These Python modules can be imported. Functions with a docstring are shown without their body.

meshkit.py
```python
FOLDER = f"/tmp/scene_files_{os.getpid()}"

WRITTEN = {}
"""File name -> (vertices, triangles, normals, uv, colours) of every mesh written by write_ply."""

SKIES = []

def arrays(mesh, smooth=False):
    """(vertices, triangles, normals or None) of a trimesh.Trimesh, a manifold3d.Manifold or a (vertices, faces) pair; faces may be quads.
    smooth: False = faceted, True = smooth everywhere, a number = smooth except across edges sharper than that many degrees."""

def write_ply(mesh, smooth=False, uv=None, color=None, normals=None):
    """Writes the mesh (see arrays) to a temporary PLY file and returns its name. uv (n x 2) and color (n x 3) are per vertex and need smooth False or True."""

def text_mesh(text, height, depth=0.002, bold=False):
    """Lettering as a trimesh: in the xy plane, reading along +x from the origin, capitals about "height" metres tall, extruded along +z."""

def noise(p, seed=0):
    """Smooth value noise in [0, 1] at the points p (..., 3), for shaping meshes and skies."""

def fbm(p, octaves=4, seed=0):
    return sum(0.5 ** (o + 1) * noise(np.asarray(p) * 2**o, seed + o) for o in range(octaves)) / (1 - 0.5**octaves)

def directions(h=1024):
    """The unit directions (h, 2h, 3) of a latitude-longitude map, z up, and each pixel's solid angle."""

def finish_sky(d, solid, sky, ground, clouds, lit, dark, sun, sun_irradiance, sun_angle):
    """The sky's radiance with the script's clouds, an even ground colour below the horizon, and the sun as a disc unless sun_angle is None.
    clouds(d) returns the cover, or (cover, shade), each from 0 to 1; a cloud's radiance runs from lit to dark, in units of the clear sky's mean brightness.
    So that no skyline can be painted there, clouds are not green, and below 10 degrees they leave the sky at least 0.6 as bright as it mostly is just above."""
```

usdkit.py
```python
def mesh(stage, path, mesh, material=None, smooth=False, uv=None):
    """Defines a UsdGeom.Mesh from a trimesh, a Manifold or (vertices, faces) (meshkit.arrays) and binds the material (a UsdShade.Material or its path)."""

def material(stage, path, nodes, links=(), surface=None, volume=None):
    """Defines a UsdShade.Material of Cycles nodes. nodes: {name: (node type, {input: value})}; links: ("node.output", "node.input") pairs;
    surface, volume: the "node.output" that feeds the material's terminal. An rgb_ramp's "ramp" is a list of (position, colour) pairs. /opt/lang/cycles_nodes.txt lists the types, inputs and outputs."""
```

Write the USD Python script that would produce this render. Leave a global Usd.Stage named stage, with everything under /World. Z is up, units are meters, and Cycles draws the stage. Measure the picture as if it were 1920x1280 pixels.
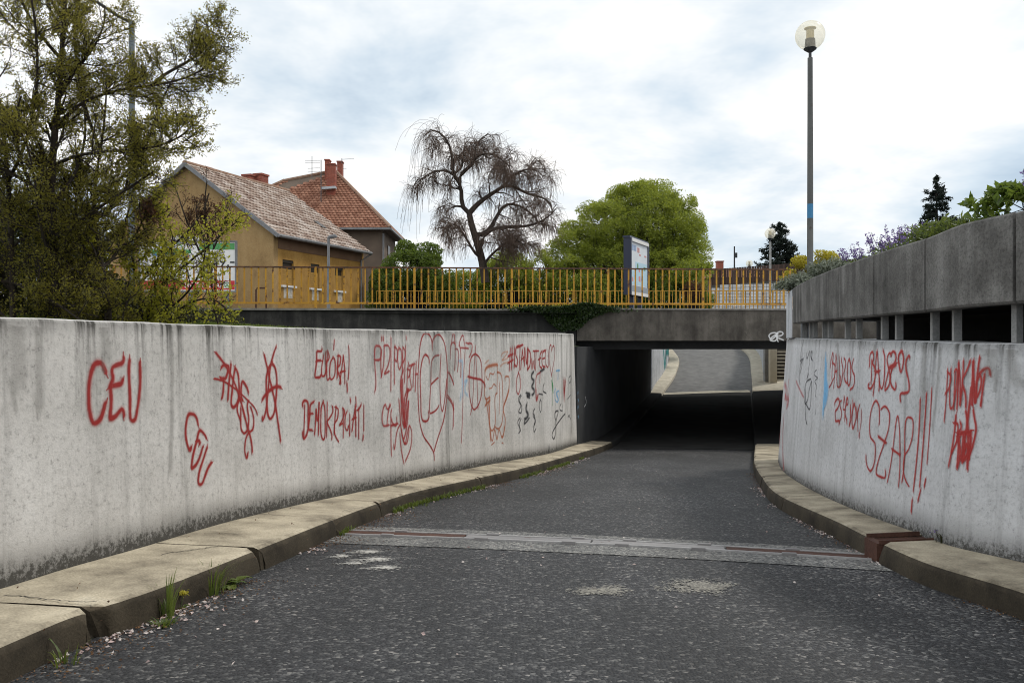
import math
import numpy as np, trimesh, usdkit, meshkit
from scipy.interpolate import PchipInterpolator, CubicSpline, LinearNDInterpolator
from scipy.optimize import brentq
from scipy.sparse import coo_matrix
from scipy.sparse.csgraph import connected_components
from shapely.geometry import Polygon
from pxr import Usd, UsdGeom, UsdLux, UsdShade, Sdf, Gf, Vt

# ------------------------------------------------------------------ stage, camera, sky, sun
stage = Usd.Stage.CreateInMemory()
UsdGeom.SetStageUpAxis(stage, UsdGeom.Tokens.z)
UsdGeom.SetStageMetersPerUnit(stage, 1.0)
UsdGeom.Xform.Define(stage, '/World')
UsdGeom.Scope.Define(stage, '/World/Looks')
F, EYE = 1600.0, 1.08          # focal length in photo pixels; height of the lens above the road under it
cam = UsdGeom.Camera.Define(stage, '/World/camera')
cam.AddTranslateOp().Set((0, 0, EYE)); cam.AddRotateXOp().Set(90)
cam.CreateHorizontalApertureAttr(36.0); cam.CreateVerticalApertureAttr(24.0)
cam.CreateFocalLengthAttr(36.0 * F / 1920); cam.CreateClippingRangeAttr((0.05, 2000))
cam.CreateExposureAttr(0.30)
SUN_AZ, SUN_EL = math.radians(62), math.radians(50)   # from +y towards +x
sky = UsdLux.DomeLight.Define(stage, '/World/sky')
sun = UsdLux.DistantLight.Define(stage, '/World/sun')
sun.CreateIntensityAttr(0.4); sun.CreateAngleAttr(10.0); sun.CreateNormalizeAttr(True); sun.CreateColorAttr((1.0, 0.95, 0.86))
sun.AddRotateZOp().Set(-math.degrees(SUN_AZ)); sun.AddRotateXOp().Set(math.degrees(SUN_EL) - 90)
LOOK = '/World/Looks/'
def mat(name, nodes, links=(), surface='p.BSDF', volume=None):
    return usdkit.material(stage, LOOK + name, nodes, links, surface=surface, volume=volume)
CL = 8.7
sky_mat = mat('sky_clouds', {
    's': ('sky_texture', {'sky_type': 'single_scattering', 'sun_disc': False, 'sun_elevation': SUN_EL, 'sun_rotation': SUN_AZ}),
    'g': ('texture_coordinate', {}), 'sp': ('separate_xyz', {}),
    'az': ('math', {'math_type': 'maximum', 'value2': 0.0}), 'dz': ('math', {'math_type': 'add', 'value2': 0.24}),
    'px': ('math', {'math_type': 'divide'}), 'py': ('math', {'math_type': 'divide'}), 'pc': ('combine_xyz', {}),
    'n': ('noise_texture', {'scale': 1.75, 'detail': 8.0, 'roughness': 0.56, 'distortion': 0.15}),
    'n2': ('noise_texture', {'scale': 0.62, 'detail': 2.0, 'roughness': 0.5}),
    'ad': ('math', {'math_type': 'multiply_add', 'value2': 0.55}), 'hh': ('math', {'math_type': 'multiply', 'value2': 0.45}),
    'r': ('rgb_ramp', {'ramp': [(0.0, (.44*CL, .53*CL, .62*CL)), (0.37, (.49*CL, .60*CL, .71*CL)), (0.445, (.69*CL, .785*CL, .865*CL)), (0.51, (.88*CL, .92*CL, .95*CL)), (0.565, (1.08*CL, 1.07*CL, 1.05*CL)), (0.62, (1.18*CL, 1.16*CL, 1.12*CL)), (1, (1.2*CL, 1.2*CL, 1.18*CL))]}),
    'cv': ('rgb_ramp', {'ramp': [(0.0, (.6, .6, .6)), (0.4, (.85, .85, .85)), (0.5, (1, 1, 1)), (1, (1, 1, 1))]}),
    'm': ('mix', {'mix_type': 'mix'}), 'b': ('background_shader', {'strength': 0.1})},
    [('g.generated', 'sp.vector'), ('sp.z', 'az.value1'), ('az.value', 'dz.value1'), ('sp.x', 'px.value1'), ('dz.value', 'px.value2'), ('sp.y', 'py.value1'), ('dz.value', 'py.value2'),
     ('px.value', 'pc.x'), ('py.value', 'pc.y'), ('pc.vector', 'n.vector'), ('pc.vector', 'n2.vector'), ('n2.fac', 'hh.value1'), ('n.fac', 'ad.value1'), ('hh.value', 'ad.value3'),
     ('ad.value', 'r.fac'), ('ad.value', 'cv.fac'), ('cv.color', 'm.fac'), ('s.color', 'm.color1'), ('r.color', 'm.color2'), ('m.color', 'b.color')], surface='b.background')
UsdShade.MaterialBindingAPI.Apply(sky.GetPrim()).Bind(sky_mat)
sky.GetPrim().SetCustomDataByKey('kind', 'structure')

# ------------------------------------------------------------------ naming and mesh helpers
used = {}
def numbered(parent, name):
    k = used.get((parent, name), 0); used[(parent, name)] = k + 1
    return f'{parent}/{name}' + (f'_{k:03d}' if k else '')
def tag(p, label=None, cat=None, group=None, kind=None):
    p = p.GetPrim() if hasattr(p, 'GetPrim') else p
    for k, v in (('label', label), ('category', cat), ('group', group), ('kind', kind)):
        if v: p.SetCustomDataByKey(k, v)
    return p
def thing(name, label=None, cat=None, group=None, kind=None, loc=(0, 0, 0), rotz=0.0):
    x = UsdGeom.Xform.Define(stage, numbered('/World', name))
    x.AddTranslateOp().Set(tuple(map(float, loc))); x.AddRotateZOp().Set(float(math.degrees(rotz)))
    return tag(x, label, cat, group, kind)
BYPIECE = set()                       # materials whose tone differs from piece to piece
def piece_tones(v, f, path):
    n = len(v); e = np.vstack([f[:, [0, 1]], f[:, [1, 2]]]); k, lab = connected_components(coo_matrix((np.ones(len(e), np.int8), (e[:, 0], e[:, 1])), shape=(n, n)), directed=False)
    r = np.random.default_rng(sum(map(ord, path)) * 7 + n).uniform(0, 1, (k, 2)); return r[lab]
def obj(name, m, material, parent=None, smooth=False, label=None, kind=None, cat=None, group=None):
    """one Mesh prim; m: MB, trimesh, manifold or (v, f[, uv])"""
    base = str(parent.GetPath()) if parent is not None else '/World'
    uv = None
    if isinstance(m, MB): m = m.out()
    if isinstance(m, (tuple, list)) and len(m) == 3: uv = m[2]; m = (m[0], m[1])
    path = numbered(base, name)
    if material is not None and str(material.GetPath()) in BYPIECE and uv is None or (uv is not None and str(material.GetPath()) in BYPIECE):
        v, f, _ = meshkit.arrays(m); m = (v, f); uv = piece_tones(v, f, path)
    p = usdkit.mesh(stage, path, m, material, smooth, uv)
    return tag(p, label, cat, group, kind)
def copy_of(src, name, label, cat=None, group=None, loc=(0, 0, 0), rotz=0.0, scale=None):
    x = UsdGeom.Xform.Define(stage, numbered('/World', name))
    x.AddTranslateOp().Set(tuple(map(float, loc))); x.AddRotateZOp().Set(float(math.degrees(rotz)))
    if scale: x.AddScaleOp().Set(Gf.Vec3f(*((scale,) * 3)))
    r = x.GetPrim(); r.GetReferences().AddInternalReference(src.GetPath()); r.SetInstanceable(True)
    return tag(r, label, cat, group)
BOXF = np.array([[0, 2, 1], [0, 3, 2], [4, 5, 6], [4, 6, 7], [0, 1, 5], [0, 5, 4], [1, 2, 6], [1, 6, 5], [2, 3, 7], [2, 7, 6], [3, 0, 4], [3, 4, 7]])
def unit(a):
    a = np.asarray(a, float); return a / (np.linalg.norm(a, axis=-1, keepdims=True) + 1e-12)
class MB:
    """collects shapes for ONE mesh"""
    def __init__(s): s.v, s.f, s.uv, s.n = [], [], [], 0
    def add(s, v, f, uv=None):
        v = np.asarray(v, float).reshape(-1, 3); f = np.asarray(f, int)
        if len(f) and f.shape[1] == 4: f = np.vstack([f[:, [0, 1, 2]], f[:, [0, 2, 3]]])
        s.v.append(v); s.f.append(f + s.n); s.uv.append(np.zeros((len(v), 2)) if uv is None else np.asarray(uv, float)); s.n += len(v); return s
    def tm(s, t): return s.add(t.vertices, t.faces)
    def box(s, lo, hi, M=None):
        lo, hi = np.asarray(lo, float), np.asarray(hi, float)
        c = np.array([[0, 0, 0], [1, 0, 0], [1, 1, 0], [0, 1, 0], [0, 0, 1], [1, 0, 1], [1, 1, 1], [0, 1, 1]]) * (hi - lo) + lo
        if M is not None: c = M(c)
        return s.add(c, BOXF)
    def beam(s, p, q, w, h, up=(0, 0, 1)):
        p, q = np.asarray(p, float), np.asarray(q, float); d = unit(q - p); a = unit(np.cross(d, up)); b = np.cross(a, d)
        return s.add([o + a * i * w / 2 + b * j * h / 2 for o in (p, q) for i, j in ((-1, -1), (1, -1), (1, 1), (-1, 1))], BOXF)
    def tube(s, pts, r, sides=8, cap=True):
        pts = np.asarray(pts, float)
        v, f = tubes(pts[None], np.broadcast_to(np.asarray(r, float), (len(pts),))[None], sides)
        if cap:
            n = len(v); v = np.vstack([v, pts[0], pts[-1]]); i = np.arange(sides); j = (i + 1) % sides; o = (len(pts) - 1) * sides
            f = np.vstack([f, np.stack([j, i, np.full(sides, n)], 1), np.stack([o + i, o + j, np.full(sides, n + 1)], 1)])
        return s.add(v, f)
    def lathe(s, prof, c, n=20):
        prof = np.asarray(prof, float); a = np.arange(n) * 2 * np.pi / n
        v = np.stack([prof[:, None, 0] * np.cos(a), prof[:, None, 0] * np.sin(a), np.repeat(prof[:, 1:2], n, 1)], -1) + np.asarray(c, float)
        return s.add(v.reshape(-1, 3), grid_faces(len(prof), n, True))
    def out(s): return np.vstack(s.v), np.vstack(s.f), np.vstack(s.uv)
def grid_faces(a, b, wrap=False, flip=False):
    i, j = np.meshgrid(np.arange(a - 1), np.arange(b if wrap else b - 1), indexing='ij'); k = (j + 1) % b
    q = np.stack([i * b + j, i * b + k, (i + 1) * b + k, (i + 1) * b + j], -1).reshape(-1, 4)
    if flip: q = q[:, ::-1]
    return np.vstack([q[:, [0, 1, 2]], q[:, [0, 2, 3]]])
def tubes(pts, rad, sides=4):
    """many polylines (N, k, 3) with radii (N, k) as tubes"""
    N, k, _ = pts.shape
    t = unit(np.gradient(pts, axis=1)); ref = np.where(np.abs(t[..., 2:]) < .9, [0, 0, 1.0], [1.0, 0, 0])
    a = unit(np.cross(t, ref)); b = np.cross(t, a); an = np.arange(sides) * 2 * np.pi / sides
    v = pts[:, :, None] + rad[:, :, None, None] * (np.cos(an)[:, None] * a[:, :, None] + np.sin(an)[:, None] * b[:, :, None])
    f0 = grid_faces(k, sides, True); f = (f0[None] + (np.arange(N) * k * sides)[:, None, None]).reshape(-1, 3)
    return v.reshape(-1, 3), f
def leaves(c, ln, wd, rng, droop=0.0, flat=0.0, fold=.25):
    """rhombic folded leaves at the centres c"""
    n = len(c); d = rng.normal(size=(n, 3)); d[:, 2] = d[:, 2] * (1 - flat) - droop; d = unit(d)
    s = unit(np.cross(d, rng.normal(size=(n, 3)) + np.array([0, 0, 2 * flat]))); m = np.cross(s, d)
    ln = ln * rng.uniform(.65, 1.3, (n, 1)); wd = wd * rng.uniform(.7, 1.25, (n, 1))
    v = np.stack([c - d * ln / 2, c + s * wd / 2 + m * wd * fold, c + d * ln / 2, c - s * wd / 2 + m * wd * fold], 1).reshape(-1, 3)
    b = np.arange(n)[:, None] * 4
    return v, np.vstack([b + [0, 1, 2], b + [0, 2, 3]])
def resample(p, k):
    p = np.asarray(p, float); s = np.r_[0, np.cumsum(np.linalg.norm(np.diff(p, axis=0), axis=1))]
    if len(p) > 2: return CubicSpline(s, p)(np.linspace(0, s[-1], k))
    return p[0] + (p[-1] - p[0]) * np.linspace(0, 1, k)[:, None]
def kids(par, rad, n, rng, t=(.2, 1), ang=.9, ln=(.5, 1), k=6, up=0.0, wig=.12, rs=.6, taper=.25, shrink=.5):
    """n child branches on the polylines par (N, K, 3)"""
    N, K, _ = par.shape
    L = np.linalg.norm(np.diff(par, axis=1), axis=2).sum(1)
    i = rng.choice(N, n, p=L / L.sum()); u = rng.uniform(*t, n) * (K - 1); j = np.minimum(u.astype(int), K - 2); w = (u - j)[:, None]
    p0 = par[i, j] * (1 - w) + par[i, j + 1] * w; tan = unit(par[i, j + 1] - par[i, j])
    r0 = (rad[i, j] * (1 - w[:, 0]) + rad[i, j + 1] * w[:, 0]) * rs
    pr = unit(np.cross(tan, rng.normal(size=(n, 3)))); a = ang * rng.uniform(.6, 1.3, (n, 1)); d = unit(tan * np.cos(a) + pr * np.sin(a))
    le = rng.uniform(*ln, n) * (1 - shrink * u / (K - 1)); st = le / (k - 1)
    pts = [p0]
    for q in range(k - 1):
        d = unit(d + rng.normal(size=(n, 3)) * wig + np.array([0, 0, up])); pts.append(pts[-1] + d * st[:, None])
    return np.stack(pts, 1), r0[:, None] * np.linspace(1, taper, k)
def at(u, v, Y): return np.array([(u - 960) / F * Y, Y, EYE + (640 - v) / F * Y])
def along(pts, m, jit, rng):
    """m random points near the polylines pts (N, K, 3)"""
    N, K, _ = pts.shape; i = rng.integers(0, N, m); u = rng.uniform(.15, 1, m) * (K - 1); j = np.minimum(u.astype(int), K - 2); w = (u - j)[:, None]
    return pts[i, j] * (1 - w) + pts[i, j + 1] * w + rng.normal(size=(m, 3)) * jit

# ------------------------------------------------------------------ materials
def ramp(*s): return {'ramp': [(p, (c if np.ndim(c) else (c, c, c))) for p, c in s]}
def grainy(name, c1, c2, scale=3.0, rough=.85, bump=.3, fine=60.0, dist=.01, spec=.3, metallic=0.0):
    """even surface with soft large patches, fine grain and relief"""
    return mat(name, {'g': ('geometry', {}), 'n': ('noise_texture', {'scale': scale, 'detail': 5.0, 'roughness': .6}), 'f': ('noise_texture', {'scale': fine, 'detail': 3.0, 'roughness': .6}),
        'a': ('math', {'math_type': 'multiply_add', 'value2': .6}), 'h': ('math', {'math_type': 'multiply', 'value2': .4}), 'r': ('rgb_ramp', ramp((.36, c1), (.64, c2))),
        'b': ('bump', {'strength': bump, 'distance': dist}), 'p': ('principled_bsdf', {'roughness': rough, 'specular_ior_level': spec, 'metallic': metallic})},
        [('g.position', 'n.vector'), ('g.position', 'f.vector'), ('f.fac', 'h.value1'), ('n.fac', 'a.value1'), ('h.value', 'a.value3'), ('a.value', 'r.fac'), ('r.color', 'p.base_color'), ('f.fac', 'b.height'), ('b.normal', 'p.normal')])
def leafmat(name, c1, c2, c3, trans=.35, rough=.5, tcol=None):
    BYPIECE.add(LOOK + name); tc = tcol or tuple(min(1, x * 1.9) for x in c3)
    return mat(name, {'tn': ('attribute', {'attribute': 'st'}), 'tx': ('separate_xyz', {}), 'r': ('rgb_ramp', ramp((0, c1), (.5, c2), (1, c3))), 'p': ('principled_bsdf', {'roughness': rough, 'specular_ior_level': .35}),
        'tc': ('mix', {'mix_type': 'mix', 'fac': .5, 'color2': tc}), 't': ('translucent_bsdf', {}), 'm': ('mix_closure', {'fac': trans})},
        [('tn.vector', 'tx.vector'), ('tx.x', 'r.fac'), ('r.color', 'p.base_color'), ('r.color', 'tc.color1'), ('tc.color', 't.color'), ('p.BSDF', 'm.closure1'), ('t.BSDF', 'm.closure2')], surface='m.closure')
def plain(name, c, rough=.5, metallic=0.0, spec=.5): return mat(name, {'p': ('principled_bsdf', {'base_color': c, 'roughness': rough, 'metallic': metallic, 'specular_ior_level': spec})})
def island(name, stops, rough=.85, bump=.3, fine=40.0):
    """tone by piece, with fine grain"""
    BYPIECE.add(LOOK + name)
    return mat(name, {'tn': ('attribute', {'attribute': 'st'}), 'tx': ('separate_xyz', {}), 'g': ('geometry', {}), 'r': ('rgb_ramp', ramp(*stops)), 'f': ('noise_texture', {'scale': fine, 'detail': 4.0, 'roughness': .6}), 'fr': ('rgb_ramp', ramp((.3, .62), (.7, 1.25))), 'mx': ('mix', {'mix_type': 'multiply', 'fac': 1.0}),
        'b': ('bump', {'strength': bump, 'distance': .01}), 'p': ('principled_bsdf', {'roughness': rough, 'specular_ior_level': .3})},
        [('tn.vector', 'tx.vector'), ('tx.x', 'r.fac'), ('g.position', 'f.vector'), ('f.fac', 'fr.fac'), ('r.color', 'mx.color1'), ('fr.color', 'mx.color2'), ('mx.color', 'p.base_color'), ('f.fac', 'b.height'), ('b.normal', 'p.normal')])
M = {}
# asphalt: dark binder with pale chippings, worn lighter in soft bands
def chipmat(name, stops, big=(.55, 1.45)): return mat(name, {'g': ('geometry', {}), 'v': ('voronoi_texture', {'scale': 62.0, 'randomness': 1.0}), 'v2': ('voronoi_texture', {'scale': 190.0}), 'sc': ('separate_color', {}), 'sc2': ('separate_color', {}),
    'n': ('noise_texture', {'scale': .55, 'detail': 4.0, 'roughness': .6}), 'n3': ('noise_texture', {'scale': 4.0, 'detail': 5.0, 'roughness': .65}),
    'ag': ('rgb_ramp', ramp(*stops)),
    'mb': ('mapping', {'scale': (1.5, .35, 1.0)}), 'nb': ('noise_texture', {'scale': 1.0, 'detail': 3.0}), 'bgr': ('rgb_ramp', ramp((.35, .72), (.65, 1.28))), 'm0': ('mix', {'mix_type': 'multiply', 'fac': 1.0}), 'big': ('rgb_ramp', ramp((.33, big[0]), (.67, big[1]))), 'mid': ('rgb_ramp', ramp((.3, .8), (.7, 1.2))), 'm1': ('mix', {'mix_type': 'multiply', 'fac': 1.0}), 'm2': ('mix', {'mix_type': 'multiply', 'fac': 1.0}),
    'hs': ('math', {'math_type': 'subtract', 'value1': 1.0}), 'h2': ('math', {'math_type': 'multiply_add', 'value2': .5}), 'b': ('bump', {'strength': 1.0, 'distance': .008}),
    'p': ('principled_bsdf', {'roughness': .66, 'specular_ior_level': .5})},
    [('g.position', 'v.vector'), ('g.position', 'v2.vector'), ('g.position', 'n.vector'), ('g.position', 'n3.vector'), ('v.color', 'sc.color'), ('v2.color', 'sc2.color'), ('sc.r', 'ag.fac'), ('ag.color', 'm1.color1'), ('g.position', 'mb.vector'), ('mb.vector', 'nb.vector'), ('nb.fac', 'bgr.fac'), ('bgr.color', 'm0.color1'), ('big.color', 'm0.color2'), ('n.fac', 'big.fac'), ('m0.color', 'm1.color2'),
     ('n3.fac', 'mid.fac'), ('m1.color', 'm2.color1'), ('mid.color', 'm2.color2'), ('m2.color', 'p.base_color'), ('v.distance', 'hs.value2'), ('sc.g', 'h2.value1'), ('hs.value', 'h2.value3'), ('h2.value', 'b.height'), ('b.normal', 'p.normal')])
M['asphalt'] = chipmat('asphalt', ((0, (.004, .004, .005)), (.45, (.011, .011, .013)), (.72, (.030, .030, .032)), (.88, (.066, .065, .064)), (.965, (.115, .112, .108)), (1, (.22, .205, .19))))
M['strip'] = chipmat('pale_concrete', ((0, (.030, .030, .030)), (.4, (.085, .084, .081)), (.75, (.14, .137, .13)), (1, (.25, .24, .22))), (1.0, 1.45))
M['asphalt_far'] = grainy('dusty_far_asphalt', (.10, .099, .097), (.20, .196, .19), 3.0, .7, .5, 90, .006)  # far ramp: grazing sheen put into a paler colour
M['floor'] = grainy('sooty_underpass_floor', (.020, .020, .020), (.042, .042, .041), 1.5, .95, .3, 60, .004, .1)  # tunnel shade put into the floor colour
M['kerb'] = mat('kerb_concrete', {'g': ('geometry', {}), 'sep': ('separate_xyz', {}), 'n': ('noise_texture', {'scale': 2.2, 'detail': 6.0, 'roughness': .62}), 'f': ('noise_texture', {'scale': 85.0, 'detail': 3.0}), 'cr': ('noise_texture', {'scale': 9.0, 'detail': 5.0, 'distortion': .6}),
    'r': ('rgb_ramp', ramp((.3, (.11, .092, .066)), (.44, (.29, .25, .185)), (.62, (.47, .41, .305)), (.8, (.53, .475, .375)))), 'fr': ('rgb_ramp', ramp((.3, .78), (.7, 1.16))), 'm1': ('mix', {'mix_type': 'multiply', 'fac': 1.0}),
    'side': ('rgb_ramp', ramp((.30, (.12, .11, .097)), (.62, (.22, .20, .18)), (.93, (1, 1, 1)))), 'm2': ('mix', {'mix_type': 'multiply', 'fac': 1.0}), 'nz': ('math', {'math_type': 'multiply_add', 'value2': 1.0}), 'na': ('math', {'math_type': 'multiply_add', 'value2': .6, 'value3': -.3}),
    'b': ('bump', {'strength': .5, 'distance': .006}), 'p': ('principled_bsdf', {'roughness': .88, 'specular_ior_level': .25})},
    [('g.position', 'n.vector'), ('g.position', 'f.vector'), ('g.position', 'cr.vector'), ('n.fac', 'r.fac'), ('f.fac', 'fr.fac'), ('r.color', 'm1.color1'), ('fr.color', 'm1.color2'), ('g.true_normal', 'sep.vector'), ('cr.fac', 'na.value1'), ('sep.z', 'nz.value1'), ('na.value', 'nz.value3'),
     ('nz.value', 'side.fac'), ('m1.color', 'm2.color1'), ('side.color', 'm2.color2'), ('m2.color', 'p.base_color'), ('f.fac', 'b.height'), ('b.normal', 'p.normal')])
def wallmat(name, tone, hi, lo, top_dirt=1.0, base_dirt=1.0, big=1.0):
    """painted concrete: st = (length along the wall, height above its foot); 'st2' comes in the second set as depth below the top"""
    return mat(name, {'uv': ('attribute', {'attribute': 'st'}), 'dt': ('attribute', {'attribute': 'below_top'}), 'sx': ('separate_xyz', {}),
        'mp': ('mapping', {'scale': (7.0, .45, 1)}), 'st': ('noise_texture', {'scale': 1.0, 'detail': 6.0, 'roughness': .7}), 'mpw': ('mapping', {'scale': (1.4, .12, 1)}), 'sw': ('noise_texture', {'scale': 1.0, 'detail': 3.0, 'roughness': .6}),
        'n': ('noise_texture', {'scale': 1.3, 'detail': 6.0, 'roughness': .65}), 'f': ('noise_texture', {'scale': 75.0, 'detail': 3.0, 'roughness': .7}), 'sp': ('noise_texture', {'scale': 24.0, 'detail': 7.0, 'roughness': .85}),
        'td': ('map_range', {'from_min': 0.0, 'from_max': .62, 'to_min': 1.0, 'to_max': 0.0, 'clamp': True}), 'tl': ('map_range', {'from_min': 0.0, 'from_max': .10, 'to_min': .55, 'to_max': 0.0, 'clamp': True}),
        'tp': ('math', {'math_type': 'power', 'value2': 1.7}), 'sr': ('rgb_ramp', ramp((.47, 0), (.72, 1))), 'swr': ('rgb_ramp', ramp((.40, .12), (.66, 1))),
        't1': ('math', {'math_type': 'multiply'}), 't2': ('math', {'math_type': 'multiply_add', 'value2': 1.5 * top_dirt}), 'lr': ('rgb_ramp', ramp((.5, 0), (.74, .36))), 't3': ('math', {'math_type': 'multiply'}),
        'bd': ('map_range', {'from_min': 0.0, 'from_max': .23, 'to_min': 1.0, 'to_max': 0.0, 'clamp': True}), 'bp': ('math', {'math_type': 'power', 'value2': 1.7}), 'bn': ('rgb_ramp', ramp((.34, .12), (.62, 1.45))), 'b1': ('math', {'math_type': 'multiply'}), 'b2': ('math', {'math_type': 'multiply', 'value2': 1.25 * base_dirt}),
        'sum': ('math', {'math_type': 'add'}), 'sum2': ('math', {'math_type': 'add', 'use_clamp': True}), 'tone': ('rgb_ramp', ramp((.3, lo), (.5, tone), (.7, hi))), 'spk': ('rgb_ramp', ramp((.33, .42), (.45, .90), (.52, 1.0), (.7, 1.08))),
        'm1': ('mix', {'mix_type': 'multiply', 'fac': 1.0}), 'm2': ('mix', {'mix_type': 'mix', 'color2': (.020, .018, .013)}), 'dc': ('math', {'math_type': 'multiply', 'value2': .92}),
        'ha': ('math', {'math_type': 'multiply_add', 'value2': .6}), 'b': ('bump', {'strength': .55, 'distance': .008}), 'p': ('principled_bsdf', {'roughness': .86, 'specular_ior_level': .25})},
        [('uv.vector', 'mp.vector'), ('mp.vector', 'st.vector'), ('uv.vector', 'mpw.vector'), ('mpw.vector', 'sw.vector'), ('uv.vector', 'n.vector'), ('uv.vector', 'f.vector'), ('uv.vector', 'sp.vector'), ('uv.vector', 'sx.vector'),
         ('dt.fac', 'td.value'), ('td.result', 'tp.value1'), ('st.fac', 'sr.fac'), ('sw.fac', 'swr.fac'), ('sr.color', 't1.value1'), ('swr.color', 't1.value2'), ('tp.value', 't3.value1'), ('t1.value', 't3.value2'), ('dt.fac', 'tl.value'), ('t3.value', 't2.value1'),
         ('tl.result', 't2.value3'), ('sx.y', 'bd.value'), ('bd.result', 'bp.value1'), ('sp.fac', 'bn.fac'), ('bp.value', 'b1.value1'), ('bn.color', 'b1.value2'), ('b1.value', 'b2.value1'), ('t2.value', 'sum.value1'), ('b2.value', 'sum.value2'),
         ('st.fac', 'lr.fac'), ('lr.color', 'sum2.value2'), ('sum.value', 'sum2.value1'), ('n.fac', 'tone.fac'), ('sp.fac', 'spk.fac'), ('tone.color', 'm1.color1'), ('spk.color', 'm1.color2'), ('sum2.value', 'dc.value1'), ('dc.value', 'm2.fac'), ('m1.color', 'm2.color1'), ('m2.color', 'p.base_color'),
         ('f.fac', 'ha.value1'), ('sp.fac', 'ha.value3'), ('ha.value', 'b.height'), ('b.normal', 'p.normal')])
M['wall_l'] = wallmat('painted_wall', (.56, .54, .515), (.65, .63, .605), (.43, .415, .39), 1.25, 1.2)
M['wall_r'] = wallmat('painted_wall_cool', (.56, .56, .565), (.63, .63, .64), (.44, .44, .44), .85, .9)
def streaky(name, c1, c2, c3, sx=5.0):
    """bare concrete with vertical run-off streaks"""
    return mat(name, {'g': ('geometry', {}), 'mp': ('mapping', {'scale': (sx, sx, .5)}), 's': ('noise_texture', {'scale': 1.0, 'detail': 6.0, 'roughness': .65}), 'n': ('noise_texture', {'scale': 3.0, 'detail': 6.0, 'roughness': .65}), 'f': ('noise_texture', {'scale': 55.0, 'detail': 4.0, 'roughness': .7}),
        'a': ('math', {'math_type': 'multiply_add', 'value2': .55}), 'h': ('math', {'math_type': 'multiply', 'value2': .45}), 'r': ('rgb_ramp', ramp((.34, c1), (.5, c2), (.68, c3))), 'fr': ('rgb_ramp', ramp((.32, .55), (.5, 1.0), (.7, 1.2))), 'm1': ('mix', {'mix_type': 'multiply', 'fac': 1.0}),
        'b': ('bump', {'strength': .5, 'distance': .008}), 'p': ('principled_bsdf', {'roughness': .88, 'specular_ior_level': .25})},
        [('g.position', 'mp.vector'), ('mp.vector', 's.vector'), ('g.position', 'n.vector'), ('g.position', 'f.vector'), ('n.fac', 'h.value1'), ('s.fac', 'a.value1'), ('h.value', 'a.value3'), ('a.value', 'r.fac'), ('f.fac', 'fr.fac'), ('r.color', 'm1.color1'), ('fr.color', 'm1.color2'), ('m1.color', 'p.base_color'), ('f.fac', 'b.height'), ('b.normal', 'p.normal')])
M['wall_far'] = streaky('painted_wall_far', (.30, .31, .32), (.50, .515, .54), (.60, .61, .63), 3)
M['panel'] = streaky('weathered_panel', (.036, .034, .031), (.115, .110, .103), (.235, .228, .215), 4)
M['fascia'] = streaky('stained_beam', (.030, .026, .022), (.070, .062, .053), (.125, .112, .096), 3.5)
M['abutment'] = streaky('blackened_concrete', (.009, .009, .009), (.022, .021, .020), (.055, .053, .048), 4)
M['cap'] = grainy('worn_cap', (.12, .112, .10), (.24, .225, .205), 6, .9, .4, 60)
M['tunnel'] = grainy('sooty_concrete', (.008, .008, .0085), (.022, .022, .022), 1.5, .9, .4, 40)  # shade of the tunnel and parapet cavity put into the colour
M['kerb_pale'] = grainy('pale_dry_kerb', (.38, .345, .27), (.60, .55, .45), 4, .88, .4, 60)  # sun on the far kerbs put into a paler colour
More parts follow.
